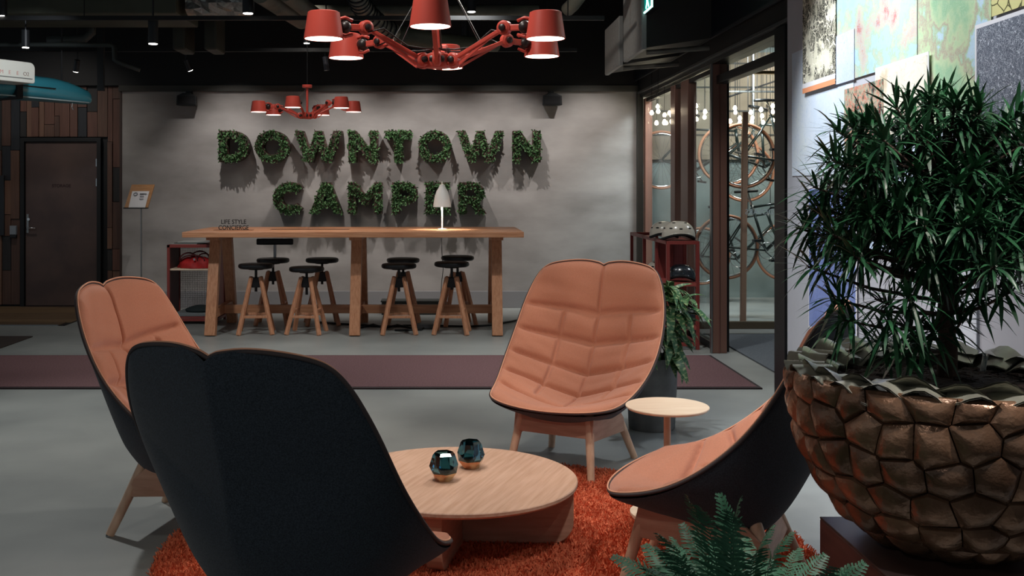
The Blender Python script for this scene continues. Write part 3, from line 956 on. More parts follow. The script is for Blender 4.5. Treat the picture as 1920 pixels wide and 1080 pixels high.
bg = thing('sling_bag', 'crumpled red bag with coiled straps on the square red shelf', 'bag', (-2.60, 10.8, .565))
V = []
for j in range(9):
    row = []
    ph = j / 8
    for i in range(28):
        a = 2 * PI * i / 28
        r = (1 - (ph) ** 2.2) ** .5 if ph < 1 else 0
        wob = 1 + .10 * math.sin(3 * a + ph * 4) + .06 * math.sin(7 * a)
        row.append((-2.60 + .195 * r * wob * math.cos(a), 10.8 + .13 * r * wob * math.sin(a), .566 + .125 * ph))
    V.append(row)
obj('bag_body', B().grid(np.array(V), True), M_rope, bg, smooth=True)
for (ox, rx_, rz_) in ((-.06, .09, .085), (.05, .10, .10), (.09, .07, .075), (-.02, .12, .06)):
    obj('strap', B().tube([(-2.60 + ox + rx_ * math.cos(a), 10.72 + .02 * math.sin(2 * a) + ox * .3, .64 + rz_ * math.sin(a)) for a in [PI * i / 12 for i in range(13)]], .007, 6), mat('dark_red_strap', (84, 20, 24), .6), bg, smooth=True)
obj('buckle', B().lathe([(0, 0), (.012, 0), (.012, .006), (0, .006)], 12, (-2.59, 10.665, .66), (0, -1, 0)), M_chrome, bg)
tag(obj('folded_cloth', B().lathe([(0, 0), (.15, 0), (.16, .02), (.11, .045), (.05, .06), (0, .062)], 20, (-2.56, 10.82, .114)), mat('dark_cloth', (38, 48, 50), .9), None, smooth=True),
    'dark bundle of cloth on the bottom board of the square red shelf', 'cloth')
tag(obj('flat_box', B().box((-2.79, 10.66, .0765), (-2.42, 11.0, .112)), mat('grey_box', (124, 130, 132), .7), None, bevel=.004),
    'flat grey box under the cloth bundle in the square red shelf', 'box')

# power box and cables below the bar
pb = thing('cable_box', 'dark box on the floor under the right half of the bar table', 'box', (-.28, 11.5, 0))
a, b_ = P(716, 599, 11.45), P(822, 584, 11.45)
obj('box_body', B().box((a.x, 11.4, 0), (b_.x, 11.62, .14)), mat('dark_box', (64, 68, 66), .7), pb, bevel=.004)
obj('box_lid', B().box((a.x - .01, 11.39, .14), (b_.x + .01, 11.63, .155)), mat('dark_lid', (46, 50, 48), .6), pb, bevel=.003)
tag(obj('power_cable', B().tube([P(x_, y_, 1.4 * F / (y_ - CY)) + Vector((0, 0, .010)) for x_, y_ in ((600, 606), (640, 609), (690, 612), (720, 614), (760, 612), (800, 611), (840, 613), (880, 614), (920, 611), (960, 604), (985, 599), (1010, 594))], .010, 6), M_cable, None, smooth=True),
    'black power cable trailing along the floor under the bar table', 'cable')
tag(obj('power_cable', B().tube([P(x_, y_, 1.4 * F / (y_ - CY)) + Vector((0, 0, .010)) for x_, y_ in ((676, 616), (700, 610), (720, 617), (745, 611), (775, 618), (800, 613), (790, 620), (740, 621))], .011, 6), M_cable, None, smooth=True),
    'tangled black cable on the floor behind the middle trestle', 'cable')
tag(obj('power_strip', B().box((P(782, 615, 10.3).x, 10.28, 0), (P(812, 615, 10.3).x, 10.38, .045)), mat('grey_strip', (96, 98, 98), .5), None, bevel=.006),
    'grey power strip on the floor beside the tangled cable', 'power strip')
tag(obj('lamp_cord', B().tube([P(828, 447, 11.1), P(829, 480, 11.1), P(831, 505, 11.2), P(828, 530, 11.3), P(826, 560, 11.6), Vector((-.04, 11.7, .02))], .004, 6), M_cable, None, smooth=True),
    'thin cord hanging from the bar table below the white lamp', 'cord')

# sign stand by the wall
sg = thing('sign_stand', 'slim steel stand with a tilted plywood board and white notice', 'sign', (P(265, 560, 11.6).x, 11.6, 0))
sx = P(265, 560, 11.6).x
obj('foot', B().lathe([(0, 0), (.13, 0), (.13, .008), (.012, .014), (0, .014)], 32, (sx, 11.6, 0)), M_steel, sg, smooth='auto')
zt = P(0, 391, 11.55).z
obj('post', B().cyl((sx, 11.6, .01), (sx, 11.6, zt + .03), .009, n=12), M_steel, sg, smooth='auto')


def para(pts, th):
    q = [P(x, y, d) for x, y, d in pts]
    n = (q[1] - q[0]).cross(q[3] - q[0]).normalized()
    if n.y > 0:
        n = -n
    b = B()
    b.add([p for p in q] + [p - n * th for p in q], [(0, 1, 2, 3), (7, 6, 5, 4), (0, 4, 5, 1), (1, 5, 6, 2), (2, 6, 7, 3), (3, 7, 4, 0)])
    return b


obj('backing_board', para([(233, 389.5, 11.50), (277, 389.5, 11.50), (290, 346, 11.70), (247, 346, 11.70)], .012), M_plaque, sg)
pp = obj('notice_sheet', para([(241, 389, 11.492), (272, 389, 11.492), (280, 358.5, 11.632), (248, 358.5, 11.632)], .002), M_paper, sg)
for (xa, xb, ya) in ((262, 275, 363.5), (262, 270, 368), (261, 269, 373)):
    obj('printed_line', para([(xa, ya + .9, 11.60 - (ya - 362) * .0046), (xb, ya + .9, 11.60 - (ya - 362) * .0046), (xb, ya - .6, 11.605 - (ya - 362) * .0046), (xa, ya - .6, 11.605 - (ya - 362) * .0046)], .0008), M_ink if ya < 365 else mat('grey_ink', (130, 130, 136), .7), pp)
obj('printed_emblem', B().torus(P(254, 364, 11.598), .020, .004, (0, -1, .7), 20, 5), mat('grey_ink', (130, 130, 136), .7), pp)
obj('ledge', B().box((P(232, 391, 11.48).x, 11.46, zt), (P(277, 391, 11.48).x, 11.51, zt + .012)), M_blackmetal, sg)

# ------------------------------------------------------------------ lounge chairs: one moulded shell, wool cushion, oak cradle
def cr(t, pts):
    pts = np.asarray(pts, float)
    n = len(pts) - 1
    x = np.clip(t, 0, 1) * n
    i = np.minimum(x.astype(int), n - 1)
    a = (x - i)[..., None]
    pp = np.vstack([2 * pts[0] - pts[1], pts, 2 * pts[-1] - pts[-2]])
    p0, p1, p2, p3 = pp[i], pp[i + 1], pp[i + 2], pp[i + 3]
    return .5 * (2 * p1 + (p2 - p0) * a + (2 * p0 - 5 * p1 + 4 * p2 - p3) * a ** 2 + (3 * p1 - p0 - 3 * p2 + p3) * a ** 3)


CW = np.array([.395, .394, .407, .413, .411, .367])[:, None]
CSP = np.array([[-.401, .331], [-.198, .293], [.010, .304], [.184, .442], [.315, .704], [.418, 1.003]])
CRM = np.array([[-.394, .353], [-.171, .401], [.006, .497], [.157, .645], [.267, .848], [.356, 1.074]])
CSH = np.array([[-.400, .322], [-.168, .240], [.105, .205], [.275, .425], [.345, .680], [.432, 1.000]])


def chair_surf(spine, p, nu=44, nv=60, k=.269, notch=.0113):
    u, v = np.meshgrid(np.linspace(-1, 1, nu), np.linspace(0, 1, nv))
    vh = 2 * v - 1
    uu = u * np.sqrt(1 - k * vh ** 2)
    vv = vh * np.sqrt(1 - k * u ** 2)
    t = (vv + 1) / 2 - notch * 1.6 * np.exp(-np.abs(u) / .16) * v ** 6
    W = cr(t, CW)[..., 0]
    C, R = cr(t, spine), cr(t, CRM)
    pv = p(t) if callable(p) else p
    q = (np.abs(uu) ** pv)[..., None]
    Pq = C * (1 - q) + R * q
    S = np.stack([uu * W, Pq[..., 0], Pq[..., 1]], -1)
    # round the corners of the outline, carrying the interior along
    ring = [(0, i) for i in range(nu)] + [(j, nu - 1) for j in range(1, nv)] + [(nv - 1, i) for i in range(nu - 2, -1, -1)] + [(j, 0) for j in range(nv - 2, 0, -1)]
    rj, ri = np.array([r[0] for r in ring]), np.array([r[1] for r in ring])
    O = S[rj, ri].copy()
    Q = O.copy()
    keep = np.zeros(len(O))
    mid = (rj == nv - 1) & (np.abs(ri - (nu - 1) / 2) < 6)
    keep[mid] = 1
    for _ in range(80):
        Q = Q + (1 - keep)[:, None] * .5 * ((np.roll(Q, 1, 0) + np.roll(Q, -1, 0)) / 2 - Q)
    D = np.zeros_like(S)
    D[rj, ri] = Q - O
    for _ in range(420):
        D[1:-1, 1:-1] = (D[:-2, 1:-1] + D[2:, 1:-1] + D[1:-1, :-2] + D[1:-1, 2:]) / 4
    return S + D, u, v, t, Q


def normals(S):
    du = np.gradient(S, axis=1)
    dv = np.gradient(S, axis=0)
    n = np.cross(du, dv)
    return n / (np.linalg.norm(n, axis=-1, keepdims=True) + 1e-9)


lc = thing('lounge_chair', 'x', 'armchair')
NU, NV = 107, 116
S, u, v, t, RIM = chair_surf(CSP, 1.42, NU, NV)
N = normals(S)                                     # points up / towards the sitter
if N[14, 53, 2] < 0:
    N = -N
edge = np.minimum(np.minimum(1 - np.abs(u), 1e9), np.minimum(v, 1 - v) * 1.9)
rise = 1 - np.exp(-edge / .035)


def seam(dist, w):
    return np.exp(-(dist / w) ** 2)


g = np.zeros_like(u)
hs = [(.815, .04), (.705, .085), (.575, .12), (.435, .14), (.23, .05)]
for k, (c, s_) in enumerate(hs):
    g = np.maximum(g, seam(v - (c - s_ * u ** 2), .012) * np.clip((.98 - np.abs(u)) * 9, 0, 1))
g = np.maximum(g, seam(u - .02, .020) * np.clip((v - .23) * 40, 0, 1))
for c in (-.45, .53):
    g = np.maximum(g, seam(u - c, .022) * np.clip((v - .25) * 30, 0, 1) * np.clip((.815 - .04 * u ** 2 - v) * 40, 0, 1))
# pillow puff between the seams
hv = np.stack([v - (c - s_ * u ** 2) for c, s_ in hs])
dmin = np.abs(hv).min(0)
puff = np.clip(dmin / .05, 0, 1) ** .6
wr = np.sin(u * 9 + v * 31) * np.sin(v * 57 - u * 5) * .0016
S2 = S + N * ((rise * (.016 + .013 * puff) - .024 * g * rise + wr * rise)[..., None])
obj('cushion', B().grid(S2), M_peach, lc, smooth=True, world=False)
SH, u2, v2, t2, RIM2 = chair_surf(CSH, lambda t: 2.05 - 1.0 * np.clip((t - .50) / .22, 0, 1), NU, NV)
# the shell meets the cushion along the same rim
NS = normals(SH)
if NS[14, 53, 2] < 0:
    NS = -NS
e2 = 1 - np.exp(-edge / .05)
SH2 = SH - NS * (.010 * e2)[..., None]
obj('shell', B().grid(SH2[::-1]), M_shell, lc, smooth=True, world=False)
obj('piping', B().tube([Vector(map(float, p)) for p in RIM], .0062, 6, closed=True), M_piping, lc, smooth=True, world=False)
obj('piping_cord', B().tube([Vector(map(float, p)) + Vector((0, -.004, .006)) for p in RIM * np.array([.985, 1, 1])], .0032, 6, closed=True), mat('pale_cord', (216, 160, 130), .8), lc, smooth=True, world=False)
FX, FY, RX, RY = .217, -.318, .233, .237
for sx_ in (-1, 1):
    for (bx, by, tx, ty, tz) in ((FX, FY, .175, -.240, .305), (RX, RY, .164, .118, .290)):
        l = obj('leg', B().tube([(sx_ * bx, by, .004), (sx_ * tx, ty, tz)], [.0175, .023], 16), M_oakleg, lc, smooth='auto', world=False)
        obj('glide', B().lathe([(0, 0), (.016, 0), (.016, .006), (0, .006)], 12, (sx_ * bx, by, 0)), M_steel, l, world=False)
    # tapered plywood side of the cradle
    q = B()
    th = .009
    prof = [(-.285, .185), (.176, .152), (.150, .225), (.08, .285), (-.20, .300), (-.262, .300)]
    vv_ = [(sx_ * (.198 - .0) - th, y, z) for y, z in prof] + [(sx_ * .198 + th, y, z) for y, z in prof]
    n_ = len(prof)
    q.add(vv_, [tuple(range(n_))[::-1], tuple(range(n_, 2 * n_))] + [(i, (i + 1) % n_, n_ + (i + 1) % n_, n_ + i) for i in range(n_)])
    obj('cradle_side', q, M_oakpanel, lc, world=False, bevel=.003)
q = B().add([(-.19, -.283, .20), (.19, -.283, .20), (.18, -.258, .30), (-.18, -.258, .30), (-.19, -.268, .20), (.19, -.268, .20), (.18, -.243, .30), (-.18, -.243, .30)],
            [(0, 1, 2, 3), (7, 6, 5, 4), (0, 4, 5, 1), (1, 5, 6, 2), (2, 6, 7, 3), (3, 7, 4, 0)])
obj('cradle_front', q, M_oakpanel, lc, world=False, bevel=.003)
q = B().add([(-.195, .186, .16), (.195, .186, .16), (.180, .160, .225), (-.180, .160, .225), (-.195, .171, .16), (.195, .171, .16), (.180, .145, .225), (-.180, .145, .225)],
            [(3, 2, 1, 0), (4, 5, 6, 7), (1, 5, 4, 0), (2, 6, 5, 1), (3, 7, 6, 2), (0, 4, 7, 3)])
obj('cradle_back', q, M_oakpanel, lc, world=False, bevel=.003)
CH = [(.649, 5.285, -.519, 0, 'peach quilted lounge chair facing us across the round table'),
      (-1.072, 4.352, 1.354, 0, 'peach and charcoal lounge chair half hidden behind the dark chair back'),
      (-.414, 2.942, 2.692, 0, 'lounge chair turned away, showing its broad charcoal back'),
      (.991, 3.688, -2.016, 0, 'peach and charcoal lounge chair seen side on beside the shell planter')]
for i, (X, Y, a, z, l) in enumerate(CH):
    o = lc if i == 0 else copy_tree(lc)
    o.location = (X, Y, z)
    o.rotation_euler = (0, 0, a)
    o['label'] = l
    o['group'] = 'lounge chairs round the coffee table'

# ------------------------------------------------------------------ shag rug
RC, RR = (.15, 4.03), 1.25
rg = thing('round_rug', 'round orange shag rug under the coffee table', 'rug', (RC[0], RC[1], 0))
obj('rug_backing', B().lathe([(0, .002), (RR - .02, .002), (RR - .01, .008), (0, .010)], 72, (RC[0], RC[1], 0)), M_rug, rg)
g_ = np.random.default_rng(3)
n = 100000
rr = RR * np.sqrt(g_.random(n))
aa = g_.random(n) * 2 * PI
cx, cy = RC[0] + rr * np.cos(aa), RC[1] + rr * np.sin(aa)
ok = (cy > 2.6)
cx, cy = cx[ok], cy[ok]
n = len(cx)
hh = g_.uniform(.014, .026, n)
lx, ly = g_.normal(0, .007, n), g_.normal(0, .007, n)
th_ = g_.random(n) * PI
wx_, wy_ = np.cos(th_) * .0034, np.sin(th_) * .0034
z0 = np.full(n, .006)
V = np.stack([np.stack([cx - wx_, cy - wy_, z0], 1), np.stack([cx + wx_, cy + wy_, z0], 1), np.stack([cx + lx + wx_ * .7, cy + ly + wy_ * .7, hh], 1), np.stack([cx + lx - wx_ * .7, cy + ly - wy_ * .7, hh], 1)], 1).reshape(-1, 3)
V -= np.array([RC[0], RC[1], 0])
me = bpy.data.meshes.new('shag_pile')
me.vertices.add(len(V))
me.vertices.foreach_set('co', V.ravel().astype(np.float32))
me.loops.add(len(V))
me.loops.foreach_set('vertex_index', np.arange(len(V), dtype=np.int32))
me.polygons.add(n)
me.polygons.foreach_set('loop_start', np.arange(0, 4 * n, 4, dtype=np.int32))
me.update(calc_edges=True)
me.materials.append(M_rug)
o = bpy.data.objects.new('shag_pile', me)
COL.objects.link(o)
o.parent = rg
o['kind'] = 'stuff'

# ------------------------------------------------------------------ coffee table
TCx, TCy, TR, Tz = .04, 4.09, .471, .262
M_coffee = wood('coffee_oak', (182, 146, 122), (206, 172, 150), (2.2, 30, 30), .42, 2)
ct = thing('coffee_table', 'low round oak coffee table on the orange rug', 'table', (TCx, TCy, .012))
tp_ = obj('tabletop', B().lathe([(0, Tz - .022), (TR - .008, Tz - .022), (TR, Tz - .014), (TR, Tz - .003), (TR - .003, Tz), (0, Tz)], 96, (TCx, TCy, 0)), M_coffee, ct, smooth='auto')
tp_.rotation_euler = (0, 0, math.radians(68))


def slab_leg(dirv, r0, r1, w, z1=.241, rad=.085, z0=.014):
    """upright panel from radius r0 to r1 along dirv with a rounded lower outer corner"""
    d = Vector((dirv[0], dirv[1], 0)).normalized()
    n_ = Vector((-d.y, d.x, 0))
    pr = [(r0, z1), (r0, z0), (r1 - rad, z0)] + [(r1 - rad + rad * math.sin(a), z0 + rad - rad * math.cos(a)) for a in [PI / 2 * i / 8 for i in range(1, 9)]] + [(r1, z1)]
    if r0 < -.2:
        pr = [(r0, z1)] + [(r0 + rad - rad * math.cos(PI / 2 - a), z0 + rad - rad * math.sin(PI / 2 - a)) for a in [PI / 2 * i / 8 for i in range(8, -1, -1)]][:9] + [(r1 - rad, z0)] + pr[3:]
    b = B()
    c0 = Vector((TCx, TCy, 0))
    m_ = len(pr)
    v_ = [c0 + d * a + Vector((0, 0, z)) + n_ * w / 2 for a, z in pr] + [c0 + d * a + Vector((0, 0, z)) - n_ * w / 2 for a, z in pr]
    b.add(v_, [tuple(range(m_)), tuple(range(m_, 2 * m_))[::-1]] + [(i, m_ + i, m_ + (i + 1) % m_, (i + 1) % m_) for i in range(m_)])
    return b


obj('base_panel', slab_leg((-.22, -.975), .04, .40, .062), M_oakpanel, ct, bevel=.004)
obj('base_panel', slab_leg((.22, .975), .04, .40, .062), M_oakpanel, ct, bevel=.004)
obj('base_panel', slab_leg((1, -.06), -.455, .455, .05), M_oakpanel, ct, bevel=.004)


# faceted glass votives
def votive(px, py, d, label, rot):
    c = P(px, py, d)
    t = thing('tealight_holder', label, 'candle holder', (c.x, d, Tz), rot, 'glass holders on the coffee table')
    mg = bpy.data.materials.get('smoked_glass')
    if not mg:
        mg = bpy.data.materials.new('smoked_glass')
        mg.use_nodes = True
        nt = mg.node_tree
        nt.nodes.clear()
        o_, m_, t_ = nt.nodes.new('ShaderNodeOutputMaterial'), nt.nodes.new('ShaderNodeMixShader'), nt.nodes.new('ShaderNodeBsdfTransparent')
        g_, l_ = nt.nodes.new('ShaderNodeBsdfGlossy'), nt.nodes.new('ShaderNodeLayerWeight')
        t_.inputs[0].default_value = (.36, .60, .66, 1)
        g_.inputs[0].default_value = (.62, .80, .88, 1)
        g_.inputs['Roughness'].default_value = .06
        l_.inputs[0].default_value = .45
        for a_, b_ in ((l_.outputs[0], m_.inputs[0]), (t_.outputs[0], m_.inputs[1]), (g_.outputs[0], m_.inputs[2]), (m_.outputs[0], o_.inputs[0])):
            nt.links.new(a_, b_)
    mc = mat('copper_glass', (200, 132, 92), .15, metal=.8, rgb2=(206, 190, 150), scale=18, contrast=(.4, .65), coat=.4)
    n = 6
    r = [(.034, 0), (.052, .032), (.058, .058), (.044, .100), (.036, .110)]
    rings = []
    for j, (q, z) in enumerate(r):
        rings.append([(q * math.cos(2 * PI * (i + (.5 if j in (1, 2) and j == 1 else 0)) / n), q * math.sin(2 * PI * (i + (.5 if j == 1 else 0)) / n), z) for i in range(n)])
    b = B()
    b.add(rings[1] + rings[2] + rings[3] + rings[4], [])
    fs = []
    for i in range(n):
        i2 = (i + 1) % n
        fs += [(i, n + i2, n + i), (i, i2, n + i2)]
        fs += [(n + i, n + i2, 2 * n + i2, 2 * n + i)]
        fs += [(2 * n + i, 2 * n + i2, 3 * n + i2, 3 * n + i)]
    b.f += fs
    ins = len(b.v)
    b.add([(.031 * math.cos(2 * PI * i / n), .031 * math.sin(2 * PI * i / n), .108) for i in range(n)] + [(.040 * math.cos(2 * PI * i / n), .040 * math.sin(2 * PI * i / n), .035) for i in range(n)], [])
    for i in range(n):
        i2 = (i + 1) % n
        b.f += [(3 * n + i, 3 * n + i2, ins + i2, ins + i), (ins + i, ins + i2, ins + n + i2, ins + n + i)]
    b.f += [tuple(ins + n + i for i in range(n))]
    obj('faceted_bowl', b, mg, t, world=False)
    b = B()
    b.add(rings[0] + rings[1], [(i, (i + 1) % n, n + i) for i in range(n)] + [(n + i, (i + 1) % n, n + (i + 1) % n) for i in range(n)] + [tuple(range(n))[::-1]])
    obj('copper_base', b, mc, t, world=False)
    return t


votive(832, 888, 4.04, 'faceted blue glass tealight holder nearer the front of the coffee table', .2)
votive(883, 871, 4.22, 'faceted blue glass tealight holder further back on the coffee table', .75)

# side table
sc_ = P(1251, 760, 4.386)
s_ = thing('side_table', 'small round pale side table on one stem between two lounge chairs', 'table', (sc_.x, 4.386, 0))
zt = sc_.z
obj('tabletop', B().lathe([(0, zt - .014), (.166, zt - .014), (.174, zt - .006), (.174, zt - .002), (.172, zt), (0, zt)], 64, (sc_.x, 4.386, 0)), M_ash, s_, smooth='auto')
obj('stem', B().cyl((sc_.x, 4.386, .012), (sc_.x, 4.386, zt - .012), .0145, n=20), M_oakleg, s_, smooth='auto')
obj('foot_plate', B().lathe([(0, .012), (.150, .012), (.155, .016), (.155, .030), (.150, .033), (0, .034)], 48, (sc_.x, 4.386, 0)), M_ash, s_, smooth='auto')

# ------------------------------------------------------------------ chandeliers
def chandelier(name, label, C, arms, rod_top, shade_r=.079, shade_h=.105, hub_z=None):
    """arms: list of world points of the shade rim centres"""
    t = thing(name, label, 'chandelier', C, 0, None)
    C = Vector(C)
    obj('hub', B().lathe([(0, -.035), (.05, -.03), (.062, -.01), (.062, .022), (.03, .034), (0, .036)], 24, C), M_lampred, t, smooth='auto')
    obj('stem', B().cyl(C + Vector((0, 0, .03)), (C.x, C.y, rod_top), .012, n=12), M_lampred, t, smooth='auto')
    obj('ceiling_cup', B().lathe([(0, -.03), (.045, -.03), (.05, -.02), (.05, 0), (0, 0)], 24, (C.x, C.y, rod_top + .005)), M_lampred, t, smooth='auto')
    for k, T in enumerate(arms):
        T = Vector(T)
        h = Vector((T.x - C.x, T.y - C.y, 0))
        L_ = h.length
        h.normalize()
        side = Vector((-h.y, h.x, 0))
        zc = T.z + shade_h * .52                       # height of the lamp joint
        e0 = C + h * .075 + Vector((0, 0, 0))
        e1 = Vector((C.x, C.y, 0)) + h * (L_ - .185) + Vector((0, 0, zc + .004))
        a = obj('arm', B().bar(e0, e1, .020, .018), M_lampred, t, bevel=.004)
        obj('arm_rod', B().bar(e0 + Vector((0, 0, -.020)) + h * .03, e1 + Vector((0, 0, -.030)) - h * .06, .010, .010), M_lampred, a)
        for q, r in ((e0, .030), (e1, .030)):
            j = obj('joint_disc', B().lathe([(0, -.016), (r * .7, -.018), (r, -.012), (r, .012), (r * .7, .018), (0, .016)], 24, q, side), M_lampred, a, smooth='auto')
            for s in (-1, 1):
                obj('joint_knob', B().lathe([(0, 0), (.014, 0), (.013, .010), (.006, .014), (0, .014)], 14, q + side * s * .018, side * s), M_lampdark, a, smooth='auto')
        e2 = Vector((C.x, C.y, 0)) + h * (L_ - .105) + Vector((0, 0, zc))
        obj('joint_link', B().bar(e1, e2, .016, .026), M_lampred, a, bevel=.004)
        obj('joint_ball', B().lathe([(0, -.027), (.019, -.019), (.027, 0), (.019, .019), (0, .027)], 20, e2 + h * .012, side), M_lampdark, a, smooth=True)
        obj('shade_fork', B().tube([e2 + Vector((0, 0, .028)) - h * .02, e2 + Vector((0, 0, .038)) + h * .012, e2 + Vector((0, 0, .028)) + h * .045], .007, 8), M_lampred, a, smooth=True)
        obj('shade_fork', B().tube([e2 - Vector((0, 0, .028)) - h * .02, e2 - Vector((0, 0, .038)) + h * .012, e2 - Vector((0, 0, .032)) + h * .035], .007, 8), M_lampred, a, smooth=True)
        # flex between the lamp joint and the arm
        if C.y < 8:
            obj('flex', B().tube([e1 + side * .02 + Vector((0, 0, -.02)), e1 - h * .07 + side * .02 + Vector((0, 0, .0)), e0 + h * .08 + side * .02 + Vector((0, 0, .05)), e0 + side * .02 + Vector((0, 0, .045)), C + Vector((0, 0, .05))], .0032, 6), M_cable, a, smooth=True)
        r1, r0 = shade_r, shade_r * .80
        s_ = obj('lamp_shade', B().lathe([(r1, 0), (r0, shade_h), (r0 - .006, shade_h + .003), (0, shade_h + .003), (0, shade_h - .004), (r0 - .007, shade_h - .004), (r1 - .004, 0), (r1, 0)][:7], 40, T), M_lampred, t, smooth='auto')
        obj('diffuser', B().lathe([(0, .0005), (r1 - .005, .0005), (r1 - .006, .008), (0, .008)], 36, T), M_glow, s_)
        spot('chandelier_light', T + Vector((0, 0, -.006)), T + Vector((0, 0, -1)), 7 if C.y < 8 else 5, 150, .4, .05, (1, .86, .76))
    for k in (1, 2, 4, 5) if len(arms) > 5 else ():
        T = Vector(arms[k])
        h = Vector((T.x - C.x, T.y - C.y, 0))
        L_ = h.length
        h.normalize()
        q = C + h * (L_ * .42) + Vector((0, 0, (T.z + .055 - C.z) * .46 + .012))
        obj('stay_wire', B().cyl(q, (C.x, C.y, min(rod_top - .02, C.z + .42)), .0013, n=6), M_steel, t)
        obj('wire_eye', B().torus(q, .010, .003, (h.y, -h.x, 0), 14, 6), M_lampred, t, smooth=True)


d0 = 4.39
Cn = P(821, 114, d0)
arms = [P(807, 50, 3.87), P(607, 73, 4.13), P(649, 109, 4.65), P(837, 128, 4.91), P(1016, 106, 4.65), P(1023, 73, 4.13)]
chandelier('chandelier', 'large coral red six arm chandelier hanging above the coffee table', Cn, arms, 3.70)
Cf = P(576, 217, 10.37)
arms2 = [P(549, 201.5, 9.93), P(485, 210, 10.2), P(513, 215.5, 10.6), P(604, 216, 10.75), P(663, 210, 10.45), P(640, 202.5, 10.05)]
chandelier('chandelier', 'smaller looking coral red chandelier hanging in front of the planted letters', Cf, arms2, P(576, 160, 10.37).z)
cc_ = P(576, 160, 10.37)
tag(obj('hanging_cable', B().cyl((cc_.x, cc_.y, cc_.z), (cc_.x, cc_.y, 3.72), .004, n=8), M_cable, None), 'black cable from which the chandelier before the letters hangs', 'cable')

# ------------------------------------------------------------------ ceiling services
for py, d, l in ((38, 8.6, 'black lighting track running across the ceiling, nearer one'), (97, 10.4, 'black lighting track running across the ceiling, further one')):
    z = P(0, py, d).z
    tr = thing('lighting_track', l, 'track', (-1.5, d, z))
    obj('track_rail', B().box((-6, d - .02, z), (1.3, d + .02, z + .035)), M_black, tr)
    for X in (-5, -3, -1, 1):
        obj('track_hanger', B().cyl((X, d, z + .03), (X, d, 3.72), .005, n=6), M_black, tr)


def ceiling_spot(px, py, d, label, r=.038, h=.16, tilt=(0, 0), top=None, watt=0):
    c = P(px, py, d)
    t = thing('ceiling_spot', label, 'spotlight', c)
    ax = Vector((tilt[0], tilt[1], 1)).normalized()
    obj('housing', B().cyl(c, c + ax * h, r, n=20), M_spotbody, t, smooth='auto')
    obj('lens', B().lathe([(0, -.004), (r * .86, -.004), (r * .88, .004), (0, .004)], 20, c, ax), M_spotglow, t)
    tp = c + ax * h
    obj('bracket', B().tube([tp, tp + Vector((0, 0, .03)), (tp.x, tp.y, top or 3.72)], .008, 8), M_spotbody, t)


ceiling_spot(287, 82, 8.7, 'long black ceiling spot pointing down, above the left end of the wall', .042, .21)
ceiling_spot(465, 25, 8.4, 'black ceiling spot at the top edge, left of the large chandelier', .045, .20)
ceiling_spot(884, 22, 9.4, 'black ceiling spot seen just right of the front lamp shade', .04, .2)
ceiling_spot(872, 77, 10.2, 'black ceiling spot between the right arms of the large chandelier', .04, .19)
ceiling_spot(575, 81, 10.3, 'ceiling spot under the leftmost shade of the large chandelier', .032, .16)
ceiling_spot(357, 132, 10.9, 'tilted ceiling spot close to the wall above the letter D', .028, .12, (-.35, -.35))
ceiling_spot(142, 134, 10.6, 'tilted ceiling spot above the nose of the turquoise kayak', .028, .12, (.25, -.3))
ceiling_spot(48, 89, 9.0, 'ceiling spot above the white boat end', .033, .15)
ceiling_spot(4, 30, 8.6, 'ceiling spot cut by the frame edge at the upper left corner', .04, .16)
uc = P(613, 132, 10.7)
us = thing('ceiling_spot', 'slim grey unlit ceiling spot right of the far chandelier rod', 'spotlight', uc)
obj('housing', B().cyl(uc, uc + Vector((-.02, 0, .14)), .028, n=16), mat('grey_spot', (70, 72, 80), .4), us, smooth='auto')
obj('bracket', B().cyl(uc + Vector((-.02, 0, .14)), (uc.x - .02, uc.y, 3.72), .008, n=8), M_spotbody, us)

# ducts and pipes
a, b_ = P(-60, 25, 8.9), P(330, 25, 8.9)
tag(obj('air_duct', B().box((-6.2, 8.9, a.z), (b_.x, 9.7, a.z + .45)), mat('olive_duct', (70, 72, 60), .6, var=.2, scale=4), None, bevel=.01),
    'broad olive grey air duct along the top edge, left part of the ceiling', 'duct')
fq = []
for j in range(9):
    fr_ = j / 8
    row = []
    for i in range(20):
        a_ = 2 * PI * i / 20
        r = .16 * (1 - .12 * fr_) * (1 + rnd.uniform(-.14, .14))
        row.append((b_.x + .05 + fr_ * .55, 9.15 + r * math.cos(a_), a.z + .16 + r * math.sin(a_)))
    fq.append(row)
tag(obj('insulated_duct', B().grid(np.array(fq), True), M_foil, None), 'crumpled silver insulated duct end beside the olive air duct', 'duct')
for k, (p, q, r, l) in enumerate((((488, -14, 8.2), (566, 37, 9.3), .085, 'grey round duct slanting down beside the silver duct end, left of a pair'),
                                  ((535, -14, 8.2), (600, 37, 9.3), .07, 'grey round duct slanting down, right of a pair near the chandelier'))):
    tag(obj('round_duct', B().cyl(P(*p), P(*q), r, n=20), M_duct, None, smooth='auto'), l, 'duct')
fl = thing('flexible_duct', 'ribbed grey flexible duct hanging behind the left arms of the large chandelier', 'duct', P(700, 40, 9.2))
pth = [P(668, -12, 8.6), P(676, 8, 8.8), P(690, 28, 9.0), P(712, 48, 9.2), P(738, 62, 9.35)]
obj('duct_sleeve', B().tube(pth, .085, 18), M_duct2, fl, smooth=True)
for i in range(4):
    for f_ in (.0, .33, .66):
        p = pth[i].lerp(pth[i + 1], f_)
        obj('duct_rib', B().torus(p, .088, .008, pth[i + 1] - pth[i], 24, 6), M_spotbody, fl, smooth=True)
obj('duct_run', B().tube([P(736, 61, 9.4), P(770, 70, 9.5), P(830, 79, 9.8), P(930, 84, 10.2)], [.085, .08, .075, .07], 18), mat('olive_duct', (70, 72, 60), .6), fl, smooth=True)
